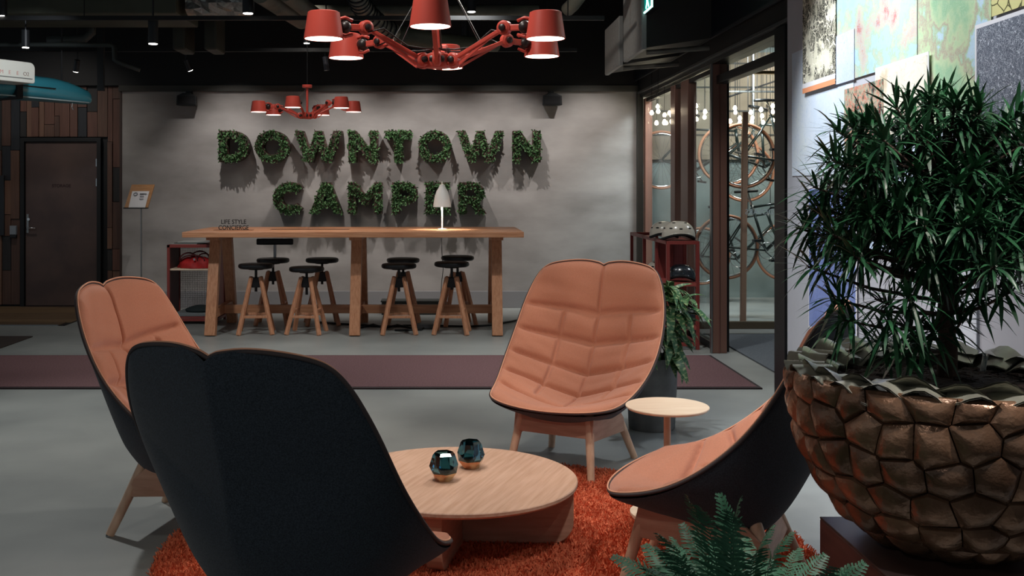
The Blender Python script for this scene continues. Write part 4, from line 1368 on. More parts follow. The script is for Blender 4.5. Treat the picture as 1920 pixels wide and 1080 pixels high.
tag(obj('ceiling_pipe', B().tube([P(580, 20, 9.6), P(680, 20, 9.6), P(1010, 19, 9.6)], .05, 14), M_duct, None, smooth=True), 'grey pipe crossing behind the front lamp shade of the large chandelier', 'pipe')
tag(obj('ceiling_pipe', B().tube([P(1064, 18, 9.0), P(1075, 8, 8.9), P(1096, -20, 8.7)], .06, 14), M_duct, None, smooth=True), 'short grey pipe at the top edge right of the large chandelier', 'pipe')
tag(obj('ceiling_pipe', B().tube([P(-20, 84, 9.6), P(208, 84, 9.6), P(214, 88, 9.6), P(215, 112, 9.6), P(222, 117, 9.6), P(262, 131, 9.6)], .022, 10), mat('dim_pipe', (54, 58, 56), .5), None, smooth=True),
    'thin conduit bending down above the turquoise kayak', 'pipe')
tag(obj('ceiling_pipe', B().tube([P(90, 75, 9.9), P(130, 75, 9.9), P(158, 72, 9.9), P(171, 62, 9.9), P(172, 20, 9.9)], .045, 12), mat('dim_pipe', (54, 58, 56), .5), None, smooth=True),
    'bent grey pipe below the olive air duct', 'pipe')
tag(obj('hanging_bar', B().box((P(182, 170, 10.2).x, 10.2, P(0, 170, 10.2).z), (P(194, 100, 10.2).x, 10.24, 3.72)), mat('dim_steel', (34, 36, 38), .5), None), 'dark steel hanger beside the nose of the turquoise kayak', 'hanger')
for px, l in ((333, 'nearer grey ceiling duct panel above the far spot'), (392, 'olive ceiling duct panel above the letter D')):
    a, b_ = P(px - 10, 93, 9.9), P(px + 14, 44, 9.9)
    tag(obj('duct_panel', B().box((a.x, 9.9, a.z), (b_.x, 10.3, 3.72)), mat('dim_olive', (52, 52, 44), .6), None, bevel=.02), l, 'duct')

# ------------------------------------------------------------------ boats hung at the left
ky = thing('kayak', 'turquoise kayak slung under the ceiling by the planked wall', 'kayak', (-4.5, 9.7, 2.2))
V = []
KU, KN = Vector((-.60, -.80, 0)), Vector((.80, -.60, 0))
K0 = Vector(((175 - CX) / F * 10.0, 10.0, 0)) - KN * .06


def kpt(s_, n_, z):
    q = K0 + KU * s_ + KN * n_
    return Vector((q.x, q.y, z))


for j in range(49):
    t_ = j / 48
    e_ = 3.9 * (1 - t_) ** 1.8
    zt_ = 2.415 - .105 * max(0, 1 - e_ / .50) ** 1.6 - .03 * max(0, 1 - e_ / .05) ** 2
    zb_ = 2.195 + .02 * max(0, 1 - e_ / .05) ** 2
    w_ = .27 * min(1, .12 + .88 * min(1, e_ / .95) ** .6)
    row = []
    for i in range(24):
        a = 2 * PI * i / 24
        ca, sa = math.cos(a), math.sin(a)
        row.append(tuple(kpt(e_, w_ * math.copysign(abs(ca) ** .6, ca), (zb_ + zt_) / 2 + (zt_ - zb_) / 2 * math.copysign(abs(sa) ** .7, sa))))
    V.append(row)
b = B().grid(np.array(V), True)
n_ = len(b.v)
b.f += [tuple(range(24))[::-1], tuple(range(n_ - 24, n_))]
obj('hull', b, M_turq, ky, smooth='auto')
dk = []
for j in range(15):
    t_ = j / 14
    dk.append([tuple(kpt(.75 - .5 * t_, .15 * math.cos(PI * i / 12) * (1 - t_ * .55), 2.385 + (.05 * (1 - t_) + .004) * math.sin(PI * i / 12))) for i in range(13)])
obj('deck_hump', B().grid(np.array(dk)), mat('turquoise_deck', (72, 160, 172), .3, coat=.3), ky, smooth=True)
obj('deck_line', B().tube([kpt(2.5, .272, 2.30), kpt(1.0, .272, 2.30), kpt(.5, .215, 2.30)], .006, 6), M_ink, ky)
obj('rim_strip', B().tube([kpt(2.6, .262, 2.203), kpt(1.0, .262, 2.203), kpt(.3, .16, 2.203), kpt(.06, .075, 2.21)], .006, 6), mat('pale_rim', (180, 196, 196), .4), ky)
sq = B()
q_ = [kpt(.92, -.285, 2.18), kpt(.92, .285, 2.18), kpt(.86, .285, 2.18), kpt(.86, -.285, 2.18)]
sq.add(q_ + [Vector((p.x, p.y, 2.435)) for p in q_], [(0, 3, 2, 1), (4, 5, 6, 7), (0, 1, 5, 4), (1, 2, 6, 5), (2, 3, 7, 6), (3, 0, 4, 7)])
obj('strap', sq, M_ink, ky, bevel=.008)
h_ = kpt(.30, 0, 2.37)
obj('strap_hanger', B().cyl(h_, (h_.x, h_.y, 3.72), .008, n=8), M_ink, ky)
g1 = kpt(.22, .05, 2.20)
obj('grab_loop', B().tube([g1, g1 + Vector((-.005, 0, -.04)), g1 + Vector((.01, 0, -.07))], .004, 6), M_chrome, ky)
wb = thing('boat_end', 'square ended white boat with faint red lettering above the kayak', 'boat', (-4.4, 8.9, 2.3))
X1 = (66 - CX) / F * 8.9
WU, WN = Vector((-.51, -.86, 0)), Vector((.86, -.51, 0))
zb_, zt_, r_ = 2.285, 2.462, .05
pr = [(3.5, zb_), (.012, zb_), (0, zb_ + .012)] + [(r_ - r_ * math.cos(a), zt_ - r_ + r_ * math.sin(a)) for a in [PI / 2 * i / 8 for i in range(9)]] + [(3.5, zt_)]
n_ = len(pr)


def wpt(s_, o_, z):
    q = Vector((X1, 8.9, 0)) + WU * s_ + WN * o_
    return Vector((q.x, q.y, z))


b = B()
b.add([wpt(x, 0, z) for x, z in pr] + [wpt(x, -.26, z) for x, z in pr], [tuple(range(n_)), tuple(range(n_, 2 * n_))[::-1]] + [(i, n_ + i, n_ + (i + 1) % n_, (i + 1) % n_) for i in range(n_)])
obj('boat_hull', b, mat('white_gelcoat', (226, 224, 212), .35, coat=.3), wb, bevel=.02, seg=3)
obj('chine_line', B().tube([wpt(3.4, .002, 2.322), wpt(.03, .002, 2.322)], .004, 6), mat('grey_ink2', (120, 122, 118), .6), wb)
RW = Matrix.Rotation(math.atan2(.86, .51), 4, 'Z')
for ch, px, m in (('M', 3, 'faded_red'), ('E', 18, 'faded_red'), ('E', 33, 'faded_red'), ('O2', 49, 'faded_brown')):
    r = (px - CX) / F
    s_ = (r * 8.9 - X1) / (WU.x - r * WU.y)
    c = wpt(s_, .0008, 2.345)
    text_mesh(ch, .045, .0008, 'boat_lettering', mat(m, (206, 150, 140) if m == 'faded_red' else (150, 128, 116), .6), wb,
              Matrix.Translation(c) @ RW @ RX90)

# ------------------------------------------------------------------ grey wall boxes and exit sign
for k, (y0, y1, z0, z1, l) in enumerate(((9.69, 10.54, 2.54, 2.99, 'grey fronted wall box high on the right, further from us'), (8.55, 9.44, 2.54, 3.12, 'grey fronted wall box high on the right, nearer to us'))):
    t = thing('wall_box', l, 'loudspeaker', (1.9, (y0 + y1) / 2, z0))
    obj('front_panel', B().box((1.60, y0, z0), (1.625, y1, z1)), M_greypanel, t, bevel=.004)
    obj('panel_frame', B().box((1.606, y0 - .006, z0 - .006), (1.64, y1 + .006, z1 + .006)), mat('pale_frame', (150, 152, 150), .5), t, bevel=.002)
    obj('box_casing', B().add([(1.64, y0 + .02, z0 + .01), (1.64, y1 - .02, z0 + .01), (2.18, y1 - .02, z0 + .09), (2.18, y0 + .02, z0 + .09), (1.64, y0 + .02, z1), (1.64, y1 - .02, z1), (2.18, y1 - .02, z1), (2.18, y0 + .02, z1)],
                              [(0, 3, 2, 1), (4, 5, 6, 7), (0, 1, 5, 4), (1, 2, 6, 5), (2, 3, 7, 6), (3, 0, 4, 7)]), mat('dark_casing', (44, 44, 42), .6), t)
    obj('bracket_tube', B().cyl((1.66, y0 + .1, z0 - .02), (2.18, y0 + .1, z0 + .02), .022, n=12), M_duct2, t, smooth='auto')
ex = thing('exit_sign', 'glowing green exit sign beside the nearer grey wall box', 'sign', (1.62, 8.37, 2.825))
obj('sign_case', B().box((1.625, 8.20, 2.82), (1.68, 8.54, 3.02)), M_blackmetal, ex)
obj('sign_face', B().box((1.618, 8.215, 2.835), (1.625, 8.525, 3.005)), mat('exit_green', (0, 120, 110), .4, emit=(0, 150, 135), estr=.8), ex)
mw = mat('exit_white', (220, 255, 250), .4, emit=(190, 255, 246), estr=2.6)
obj('lit_edge', B().box((1.614, 8.205, 2.825), (1.626, 8.535, 2.837)), mw, ex)
obj('lit_edge', B().box((1.614, 8.203, 2.825), (1.626, 8.235, 3.01)), mw, ex)
obj('figure_body', B().bar((1.615, 8.40, 2.90), (1.615, 8.36, 2.97), .03, .004, up=(1, 0, 0)), mw, ex)
obj('figure_leg', B().bar((1.615, 8.44, 2.85), (1.615, 8.395, 2.91), .018, .004, up=(1, 0, 0)), mw, ex)
obj('figure_leg', B().bar((1.615, 8.33, 2.85), (1.615, 8.385, 2.91), .018, .004, up=(1, 0, 0)), mw, ex)
obj('figure_head', B().lathe([(0, 0), (.018, 0), (.018, .003), (0, .003)], 14, (1.617, 8.345, 2.987), (-1, 0, 0)), mw, ex)

# ------------------------------------------------------------------ long red shelf with helmets beside the glass
x0, x1, y0, y1, h = 1.890, 2.175, 8.95, 10.73, .936
us = shelf_unit('shelf_unit', 'long red metal shelf unit along the glazing, helmets on it', x0, x1, y0, y1, h, (8.964, 9.45, 10.04, 10.716), (), .03)
obj('top_board', B().box((x0 + .005, y0 + .005, h - .012), (x1 - .005, 9.46, h)), M_redmetal, us)
for z in (.575, .20):
    obj('shelf_board', B().box((x0 + .01, y0 + .01, z - .018), (x1 - .01, y1 - .02, z)), M_redmetal, us)
    obj('shelf_lip', B().box((x0, y0, z - .028), (x1, y0 + .02, z)), mat('pale_red_metal', (172, 84, 76), .45), us)
obj('divider', B().box((x0 + .02, 9.452, .2), (x1 - .12, 9.458, h - .03)), M_redmetal, us)
q = B()
for i in range(16):
    q.bar((x1 - .13 + i * .007, 9.47, .22), (x1 - .13 + i * .007, 9.47, h - .03), .003, .003)
for i in range(44):
    q.bar((x1 - .135, 9.468, .22 + i * .0155), (x1 - .02, 9.468, .22 + i * .0155), .004, .004)
obj('mesh_panel', q, M_redmesh, us, kind='stuff')
obj('back_sheet', B().box((x0 + .02, 9.49, .2), (x1 - .02, 9.494, h - .03)), mat('plum_sheet', (150, 84, 84), .6), us)


def helmet(c, label, m, r=.125, rot=0.0):
    c = Vector(c)
    t = thing('helmet', label, 'helmet', c, rot, 'helmets on the red shelf unit')
    V = []
    for j in range(13):
        ph = j / 12 * PI / 2
        row = []
        for i in range(32):
            a = 2 * PI * i / 32
            low = .0 if j else (.020 * math.cos(2 * a) + .008)
            row.append((r * .80 * math.cos(a) * math.cos(ph) ** .8 if j < 12 else 0, r * math.sin(a) * math.cos(ph) ** .8 if j < 12 else 0, .03 + low + r * .92 * math.sin(ph)))
        V.append(row)
    V = np.array(V)
    R = Matrix.Rotation(PI / 2, 3, 'Z')
    obj('helmet_shell', B().grid(V, True), m, t, smooth=True, world=False)
    W = V.copy() * np.array([.93, .93, .93]) + np.array([0, 0, .002])
    obj('lining', B().grid(W[::-1], True), M_vent, t, smooth=True, world=False)
    obj('rim', B().tube([(r * .76 * math.cos(2 * PI * i / 28), r * .95 * math.sin(2 * PI * i / 28), .026 + .02 * math.cos(4 * PI * i / 28)) for i in range(28)], .011, 8, closed=True), M_vent, t, smooth=True, world=False)
    for (az, el) in ((20, 30), (-20, 30), (-60, 34), (-100, 30), (-140, 32), (180, 30), (140, 32), (60, 32), (100, 32), (-40, 62), (-140, 62), (40, 62), (140, 62), (-80, 58)):
        a, e = math.radians(az), math.radians(el)
        p = Vector((r * .80 * math.cos(a) * math.cos(e) ** .8, r * math.sin(a) * math.cos(e) ** .8, .03 + r * .92 * math.sin(e)))
        n_ = Vector((p.x / .64, p.y, (p.z - .03) / .85)).normalized()
        s_ = n_.cross(Vector((0, 0, 1))).normalized()
        u_ = s_.cross(n_)
        q = B()
        pts = [p + n_ * .001 + s_ * .016 * math.cos(k) + u_ * .007 * math.sin(k) + s_ * 0 for k in [2 * PI * i / 10 for i in range(10)]]
        q.add(pts + [w_ - n_ * .006 for w_ in pts], [tuple(range(10)), tuple(range(10, 20))[::-1]] + [(i, 10 + i, 10 + (i + 1) % 10, (i + 1) % 10) for i in range(10)])
        obj('vent', q, M_vent, t, world=False)


helmet((P(1272, 450, 9.1).x, 9.10, h + .006), 'pearl grey cycle helmet on the top corner of the long red shelf', M_helmet, .145, PI / 2)
helmet((P(1245, 446, 9.42).x, 9.42, h + .006), 'second pearl helmet behind the first on top of the long red shelf', M_helmet, .13, PI / 2)
helmet((P(1277, 527, 9.12).x, 9.12, .581), 'dark slate helmet on the middle shelf of the long red unit', M_helmetdark, .125, PI / 2 - .2)
helmet((P(1240, 522, 9.5).x, 9.62, .581), 'pearl helmet behind the slate one on the middle red shelf', M_helmet, .12, PI / 2)
helmet((P(1286, 600, 9.15).x, 9.15, .206), 'slate helmet on the lowest red shelf behind the leafy plant', M_helmetdark, .12, PI / 2)

# ------------------------------------------------------------------ leafy plant in a concrete pot
PX, PY = P(1222, 700, 6.05).x, 6.05
pt = thing('potted_plant', 'cream edged leafy plant in a round concrete pot behind the far chair', 'plant', (PX, PY, 0))
obj('pot', B().lathe([(0, 0), (.125, 0), (.133, .01), (.150, .40), (.152, .418), (.140, .418), (.132, .36), (0, .36)], 48, (PX, PY, 0)), M_conc, pt, smooth='auto')
obj('pot_soil', B().lathe([(0, .385), (.136, .375), (0, .37)], 24, (PX, PY, 0)), M_soil, pt)


def leaf_mesh(L, W, droop, n=6, fold=.25, name='leaf'):
    b = B()
    v, f = [], []
    for i in range(n + 1):
        s = i / n
        w = W * math.sin(PI * min(1, s * .92 + .05)) ** .8 * (1 - .25 * s)
        if i == n:
            w = W * .02
        x = L * s * (1 - .25 * droop * s)
        z = L * (.18 * s - droop * s * s * .75)
        v += [(x, -w, z - fold * w * -1), (x, 0, z), (x, w, z + fold * w)]
    for i in range(n):
        o_ = i * 3
        f += [(o_, o_ + 3, o_ + 4, o_ + 1), (o_ + 1, o_ + 4, o_ + 5, o_ + 2)]
    b.add(v, f)
    me = bpy.data.meshes.new(name)
    me.from_pydata(b.v, [], b.f)
    me.polygons.foreach_set('use_smooth', [True] * len(me.polygons))
    return me


def put(name, me, parent, loc, az, el, roll, sc=1.0):
    o = bpy.data.objects.new(name, me)
    COL.objects.link(o)
    o.parent = parent
    o.location = Vector(loc) - wloc(parent)
    o.rotation_euler = (Matrix.Rotation(az, 3, 'Z') @ Matrix.Rotation(-el, 3, 'Y') @ Matrix.Rotation(roll, 3, 'X')).to_euler()
    o.scale = (sc, sc, sc)
    return o


LV = [leaf_mesh(.22, .026, dr_) for dr_ in (.35, .6, .9)]
for m_ in LV:
    m_.materials.append(M_leafmid)
for k in range(13):
    a = rnd.uniform(-PI, PI)
    lean = rnd.uniform(.04, .17)
    top = Vector((PX + .02 + lean * math.cos(a) * 1.2, PY + lean * math.sin(a), rnd.uniform(.55, .86)))
    base = Vector((PX + .05 * math.cos(a), PY + .05 * math.sin(a), .37))
    mid = base.lerp(top, .5) + Vector((0, 0, .05))
    obj('stalk', B().tube([base, mid, top], [.006, .005, .003], 6), mat('green_stalk', (70, 96, 50), .6), pt, smooth=True)
    for j in range(11):
        s = .25 + .75 * j / 10
        p = base.lerp(top, s) + Vector((0, 0, .05 * math.sin(PI * s)))
        az = a + rnd.uniform(-1.5, 1.5) if j % 2 else rnd.uniform(-PI, PI)
        put('leaf', rnd.choice(LV), pt, p, az, rnd.uniform(-.5, .45), rnd.uniform(-.5, .5), rnd.uniform(.7, 1.2))
for (px, py, d) in ((1320, 560, 5.9), (1300, 570, 5.85), (1325, 590, 5.95), (1290, 640, 5.8), (1270, 680, 5.8), (1285, 700, 5.78), (1300, 610, 5.8), (1280, 560, 5.9), (1262, 545, 5.9)):
    e_ = P(px, py, d)
    s_ = Vector((PX + .04, PY - .02, min(e_.z + .10, .82)))
    v = e_ - s_
    pbase = e_ - v * (.2 / max(v.length, .2))
    obj('stalk', B().tube([Vector((PX, PY, .38)), Vector((PX, PY, .38)).lerp(pbase, .6) + Vector((0, 0, .08)), pbase], .004, 5), mat('green_stalk', (70, 96, 50), .6), pt, smooth=True)
    for q in range(3):
        put('leaf', LV[2], pt, pbase + Vector((rnd.uniform(-.03, .03), rnd.uniform(-.03, .03), rnd.uniform(-.02, .03))), math.atan2(v.y, v.x) + rnd.uniform(-.5, .5), rnd.uniform(-.6, .1), rnd.uniform(-.5, .5), rnd.uniform(.9, 1.2))

# ------------------------------------------------------------------ shell planter on its plinth
BX, BY = 1.365, 2.84
PZ = .428
pl = thing('plinth', 'square dark red plinth that carries the shell planter', 'plinth', (BX, BY, 0))
obj('plinth_body', B().box((1.10, 2.60, 0), (1.64, 3.07, PZ - .006)), M_plinth, pl, bevel=.004)
obj('plinth_front', B().box((1.112, 2.592, 0), (1.628, 2.602, PZ - .02)), M_speck, pl)
obj('plinth_top', B().box((1.10, 2.60, PZ - .006), (1.64, 3.07, PZ)), mat('plinth_top', (76, 58, 54), .35), pl, bevel=.002)
pn = thing('shell_planter', 'big bowl planter covered in bronzed shell pieces', 'planter', (BX, BY, PZ))
prof = [(.06, .0), (.115, .004), (.20, .035), (.275, .09), (.333, .175), (.376, .26), (.398, .345), (.405, .42), (.405, .47)]
pa = np.array(prof)
seg = np.r_[0, np.cumsum(np.linalg.norm(np.diff(pa, axis=0), axis=1))]


def bowl(s, th, off=0.0):
    r = np.interp(s, seg, pa[:, 0])
    z = np.interp(s, seg, pa[:, 1])
    r2, z2 = np.interp(s + .01, seg, pa[:, 0]), np.interp(s + .01, seg, pa[:, 1])
    r1, z1 = np.interp(s - .01, seg, pa[:, 0]), np.interp(s - .01, seg, pa[:, 1])
    dr_, dz = r2 - r1, z2 - z1
    l = math.hypot(dr_, dz) + 1e-9
    nr, nz = dz / l, -dr_ / l
    r, z = r + nr * off, z + nz * off
    return Vector((BX + r * math.cos(th), BY + r * math.sin(th), PZ + z))


obj('bowl', B().lathe([(0, .001)] + [(r - .012, z + .004) for r, z in prof[:-1]] + [(.388, .455), (.345, .455), (.335, .43), (.30, .40), (0, .395)], 64, (BX, BY, PZ)), mat('dark_grout', (30, 22, 18), .8), pn, smooth=True)
S_ = seg[-1]
pts = []
rows = np.linspace(.055, S_ - .02, 7)
for k, s in enumerate(rows):
    r = np.interp(s, seg, pa[:, 0])
    m_ = max(5, int(round(2 * PI * r / .095)))
    for i in range(m_):
        pts.append((s + rnd.uniform(-.017, .017), (i + .5 * (k % 2) + rnd.uniform(-.26, .26)) / m_ * 2 * PI))
for idx, (s, th) in enumerate(pts):
    r = float(np.interp(s, seg, pa[:, 0]))
    poly = [(-.09, -.09), (.09, -.09), (.09, .09), (-.09, .09)]
    for j, (s2_, th2) in enumerate(pts):
        if j == idx:
            continue
        dth = (th2 - th + PI) % (2 * PI) - PI
        dx, dy = dth * r, s2_ - s
        if dx * dx + dy * dy > .05:
            continue
        mx_, my_ = dx / 2, dy / 2
        out = []
        for q in range(len(poly)):
            a_, b2 = poly[q], poly[(q + 1) % len(poly)]
            fa = (a_[0] - mx_) * dx + (a_[1] - my_) * dy
            fb = (b2[0] - mx_) * dx + (b2[1] - my_) * dy
            if fa <= 0:
                out.append(a_)
            if fa * fb < 0:
                tt = fa / (fa - fb)
                out.append((a_[0] + (b2[0] - a_[0]) * tt, a_[1] + (b2[1] - a_[1]) * tt))
        poly = out
        if not poly:
            break
    poly = [(x, min(max(y, .0 - s), S_ - s)) for x, y in poly]
    if len(poly) < 3:
        continue
    # resample the outline, dome it
    P_ = []
    for q in range(len(poly)):
        a_, b2 = poly[q], poly[(q + 1) % len(poly)]
        P_ += [a_, ((a_[0] + b2[0]) / 2, (a_[1] + b2[1]) / 2)]
    cxp = sum(p[0] for p in P_) / len(P_)
    cyp = sum(p[1] for p in P_) / len(P_)
    tilt = rnd.uniform(.10, .24)
    b = B()
    n_ = len(P_)
    v = []
    for f_, hh in ((1.0, -.008), (.965, .004), (.62, .016), (.28, .021)):
        for x, y in P_:
            x2, y2 = cxp + (x - cxp) * f_, cyp + (y - cyp) * f_
            v.append(bowl(s + y2, th + x2 / r, hh - (y2 - cyp) * -tilt * .5 * (f_ if f_ < 1 else 1)))
    v.append(bowl(s + cyp, th + cxp / r, .022))
    f = []
    for ring in range(3):
        for q in range(n_):
            a_, b2 = ring * n_ + q, ring * n_ + (q + 1) % n_
            f.append((a_, b2, b2 + n_, a_ + n_))
    f += [(3 * n_ + q, 3 * n_ + (q + 1) % n_, 4 * n_) for q in range(n_)]
    b.add(v, f)
    obj('shell_piece', b, M_shellpiece, pn, smooth='auto')
# wavy rim shells, two rings
for ring, (ra, rb, za, zb_, m_) in enumerate(((.424, .315, .470, .478, 24), (.385, .285, .494, .456, 21))):
    for i in range(m_):
        th = (i + .5 * ring + rnd.uniform(-.15, .15)) / m_ * 2 * PI
        hw = 2 * PI / m_ * .66
        V = []
        zj, ph = rnd.uniform(-.008, .010), rnd.uniform(-.5, .5)
        for j in range(5):
            s = j / 4
            row = []
            for k in range(7):
                u_ = k / 6 * 2 - 1
                r = ra + (rb - ra) * s - .018 * (u_ ** 2) * (1 - s)
                z = za + (zb_ - za) * s + .019 * math.cos(u_ * 2.8 + ph) * (1 - .5 * s) + zj - .012 * (u_ + 1) + .004
                a = th + hw * u_
                row.append((BX + r * math.cos(a), BY + r * math.sin(a), PZ + z))
            V.append(row)
        V = np.array(V)
        W = V - np.array([0, 0, .004])
        b = B().grid(V).grid(W[::-1])
        obj('rim_shell', b, M_shellrim, pn, smooth=True)
obj('planting_soil', B().lathe([(0, .455), (.12, .452), (.24, .44), (.31, .425), (.31, .41), (0, .41)], 40, (BX, BY, PZ)), M_soil, pn)
sb_ = B()
for i in range(420):
    a, r = rnd.uniform(0, 2 * PI), .29 * math.sqrt(rnd.random())
    c = Vector((BX + r * math.cos(a), BY + r * math.sin(a), PZ + .455 - r * .06))
    q = Matrix.Rotation(rnd.uniform(0, PI), 3, 'Z') @ Matrix.Rotation(rnd.uniform(-.6, .6), 3, 'X')
    s = Vector((rnd.uniform(.006, .018), rnd.uniform(.004, .009), .003))
    sb_.box(c - s, c + s, q)
obj('bark_chips', sb_, M_soil, pn, kind='stuff')
gt0, gt1 = P(1838, 722, 2.98), P(1848, 666, 2.98)
gg = thing('water_gauge', 'clear tube water gauge stuck in the soil of the shell planter', 'gauge', gt0)
dv = (gt1 - gt0).normalized()
obj('gauge_tube', B().cyl(gt0 - dv * .06, gt1, .0075, n=14), mat('acrylic_tube', (200, 206, 206), .1, trans=.7, ior=1.2), gg, smooth='auto')
obj('gauge_float', B().cyl(gt0 + dv * .004, gt0 + dv * .028, .0055, n=10), M_ink, gg)
obj('gauge_cap', B().cyl(gt1 - dv * .002, gt1 + dv * .006, .009, n=14), M_steel, gg)

# podocarpus: trunk, branches, rosettes of strap leaves
pd = thing('podocarpus', 'dark green narrow leaved shrub growing from the shell planter', 'plant', (BX, BY, PZ + .45))
TB = Vector((BX + .0, BY, PZ + .44))
t1 = P(1772, 590, BY)
t2 = P(1782, 470, BY)
t3 = P(1770, 340, BY)
obj('trunk', B().tube([TB, TB.lerp(t1, .5) + Vector((.006, 0, 0)), t1, t2, t3], [.027, .024, .021, .016, .010], 12), M_bark, pd, smooth=True)
cen = P(1765, 385, BY)
AX, AZ = .40, .32
ros = []
while len(ros) < 195:
    v = Vector((rnd.gauss(0, 1), rnd.gauss(0, 1), rnd.gauss(0, 1))).normalized()
    f_ = rnd.uniform(.55, 1.0) if len(ros) % 5 else rnd.uniform(.2, .7)
    c = cen + Vector((v.x * AX * f_, v.y * AX * .85 * f_, v.z * AZ * f_))
    if v.z < -.55 and f_ > .6:
        continue
    if any((c - q[0]).length < .042 for q in ros):
        continue
    d_ = Vector((v.x * 1.1, v.y * 1.1, v.z * .5 + .28)).normalized()
    ros.append((c, d_, f_))
for px, py, d in ((1655, 262, 2.5), (1865, 500, 2.48), (1560, 300, 2.7), (1525, 395, 2.8), (1515, 500, 2.8), (1525, 350, 2.8), (1560, 560, 2.75), (1600, 480, 2.6), (1700, 230, 2.6), (1800, 195, 2.7), (1755, 190, 2.8), (1890, 230, 2.7),
                  (1640, 640, 2.75), (1680, 655, 2.7), (1805, 600, 2.8), (1720, 645, 2.68), (1580, 600, 2.7), (1900, 545, 2.6), (1850, 550, 2.7), (1660, 600, 2.62), (1700, 560, 2.6), (1560, 440, 2.65), (1910, 400, 2.6), (1745, 620, 2.75), (1690, 610, 2.85), (1800, 560, 2.9), (1640, 560, 2.9)):
    c = P(px, py, d)
    v = (c - cen)
    d_ = Vector((v.x, v.y, v.z * .35 + .16)).normalized()
    ros.append((c, d_, 1))
leaves = []
for c, d_, f_ in ros:
    # branch back to the trunk
    tz = max(t1.z - .02, min(t3.z, c.z - .10))
    if c.z < t1.z + .05:
        k_ = Vector((t1.x, t1.y, c.z - .04 if c.z > TB.z + .08 else TB.z + .03))
    else:
        s = (tz - t1.z) / (t3.z - t1.z)
        k_ = t1.lerp(t3, max(0, min(1, s)))
    m_ = k_.lerp(c, .55) + Vector((0, 0, -.015))
    obj('branch', B().tube([k_, m_, c], [.006, .0045, .003], 5), M_bark, pd, smooth=True)
    nl = rnd.randint(22, 31)
    for i in range(nl):
        az = i * 2.39996 + rnd.uniform(-.2, .2)
        open_ = .40 + 1.35 * (i / nl) + rnd.uniform(-.18, .18)
        q = d_.rotation_difference(Vector((0, 0, 1))).inverted()
        v = q @ Vector((math.sin(open_) * math.cos(az), math.sin(open_) * math.sin(az), math.cos(open_)))
        base = c - d_ * (.05 * i / nl)
        leaves.append((base, v, d_, rnd.uniform(.075, .128), rnd.uniform(.0040, .0060)))
camp = Vector((0, 0, HC))
leaves.sort(key=lambda l: (l[0] + l[1] * .05 - camp).length - .25 * l[2].z)
PL = []
for dr_ in (.12, .32, .6):
    me = leaf_mesh(.1, .0054, dr_, 5, .35)
    me.materials.append(M_leafdark)
    PL.append(me)
for i, (p, v, d_, L_, W_) in enumerate(leaves[:300]):
    az = math.atan2(v.y, v.x)
    el = math.asin(max(-1, min(1, v.z)))
    put('leaf', PL[i % 3], pd, p, az, el, rnd.uniform(-.3, .3), L_ / .1)
mv, mf = [], []
for (p, v, d_, L_, W_) in leaves[300:]:
    s_ = v.cross(Vector((0, 0, 1)))
    if s_.length < 1e-3:
        s_ = Vector((1, 0, 0))
    s_.normalize()
    up = s_.cross(v)
    dr_ = rnd.uniform(.12, .75)
    i0 = len(mv)
    for k in range(5):
        s = k / 4
        w = W_ * (.55, 1.0, 1.0, .75, .05)[k]
        c = p + v * L_ * s + Vector((0, 0, -dr_ * L_ * s * s * .6)) 
        mv += [c - s_ * w + up * w * .3, c + s_ * w + up * w * .3]
    mf += [(i0 + 2 * k, i0 + 2 * k + 1, i0 + 2 * k + 3, i0 + 2 * k + 2) for k in range(4)]
obj('foliage', B().add(mv, mf), M_leafdark, pd, smooth=True, kind='stuff')

# ------------------------------------------------------------------ fern at the front edge
FXc, FYc = P(1385, 1080, 2.42).x, 2.42
fp = thing('fern', 'feathery green fern standing in front of the side facing lounge chair', 'plant', (FXc, FYc, 0))
obj('pot', B().lathe([(0, 0), (.10, 0), (.13, .29), (.135, .32), (.122, .32), (.118, .29), (0, .28)], 32, (FXc, FYc, 0)), M_conc, fp, smooth='auto')


def frond(L, arch, seed):
    r_ = random.Random(seed)
    v, f = [], []
    n = 24

    def pos(s):
        return Vector((L * (s - .18 * arch * s * s), 0, L * (.62 * s - arch * .55 * s * s)))
    for i in range(n):
        s0, s1 = i / n, (i + 1) / n
        i0 = len(v)
        a, b = pos(s0), pos(s1)
        w = .0022 * (1 - s0 * .7)
        v += [a + Vector((0, -w, 0)), a + Vector((0, w, 0)), b + Vector((0, w, 0)), b + Vector((0, -w, 0))]
        f.append((i0, i0 + 1, i0 + 2, i0 + 3))
    for i in range(4, n):
        s = i / n
        c = pos(s)
        tdir = (pos(min(1, s + .02)) - pos(s - .02)).normalized()
        pl_ = L * .24 * math.sin(PI * min(1, (1 - s) * .78 + .08)) ** .9 * (1.05 - .45 * s)
        for sd in (-1, 1):
            dirv = (Vector((0, sd, 0)) * .86 + tdir * .50 + Vector((0, 0, r_.uniform(-.22, .10)))).normalized()
            wd_ = (tdir - dirv * tdir.dot(dirv)).normalized()
            W_ = L / n * .80
            k = 6
            i0 = len(v)
            for j in range(k):                          # toothed blade
                q = j / (k - 1)
                ww = W_ * (1 - q) ** .6 * (1.0 if j % 2 == 0 else .55) + .0006
                if j == 0:
                    ww = W_ * .45
                c2 = c + dirv * pl_ * q + Vector((0, 0, -pl_ * .18 * q * q))
                v += [c2 - wd_ * ww * .5 + dirv * W_ * .25 * (j % 2 == 0), c2, c2 + wd_ * ww * .8 + dirv * W_ * .35 * (j % 2 == 0)]
            for j in range(k - 1):
                a_ = i0 + 3 * j
                f += [(a_, a_ + 1, a_ + 4, a_ + 3), (a_ + 1, a_ + 2, a_ + 5, a_ + 4)]
    me = bpy.data.meshes.new('frond')
    me.from_pydata([tuple(q) for q in v], [], f)
    me.materials.append(M_fern)
    return me


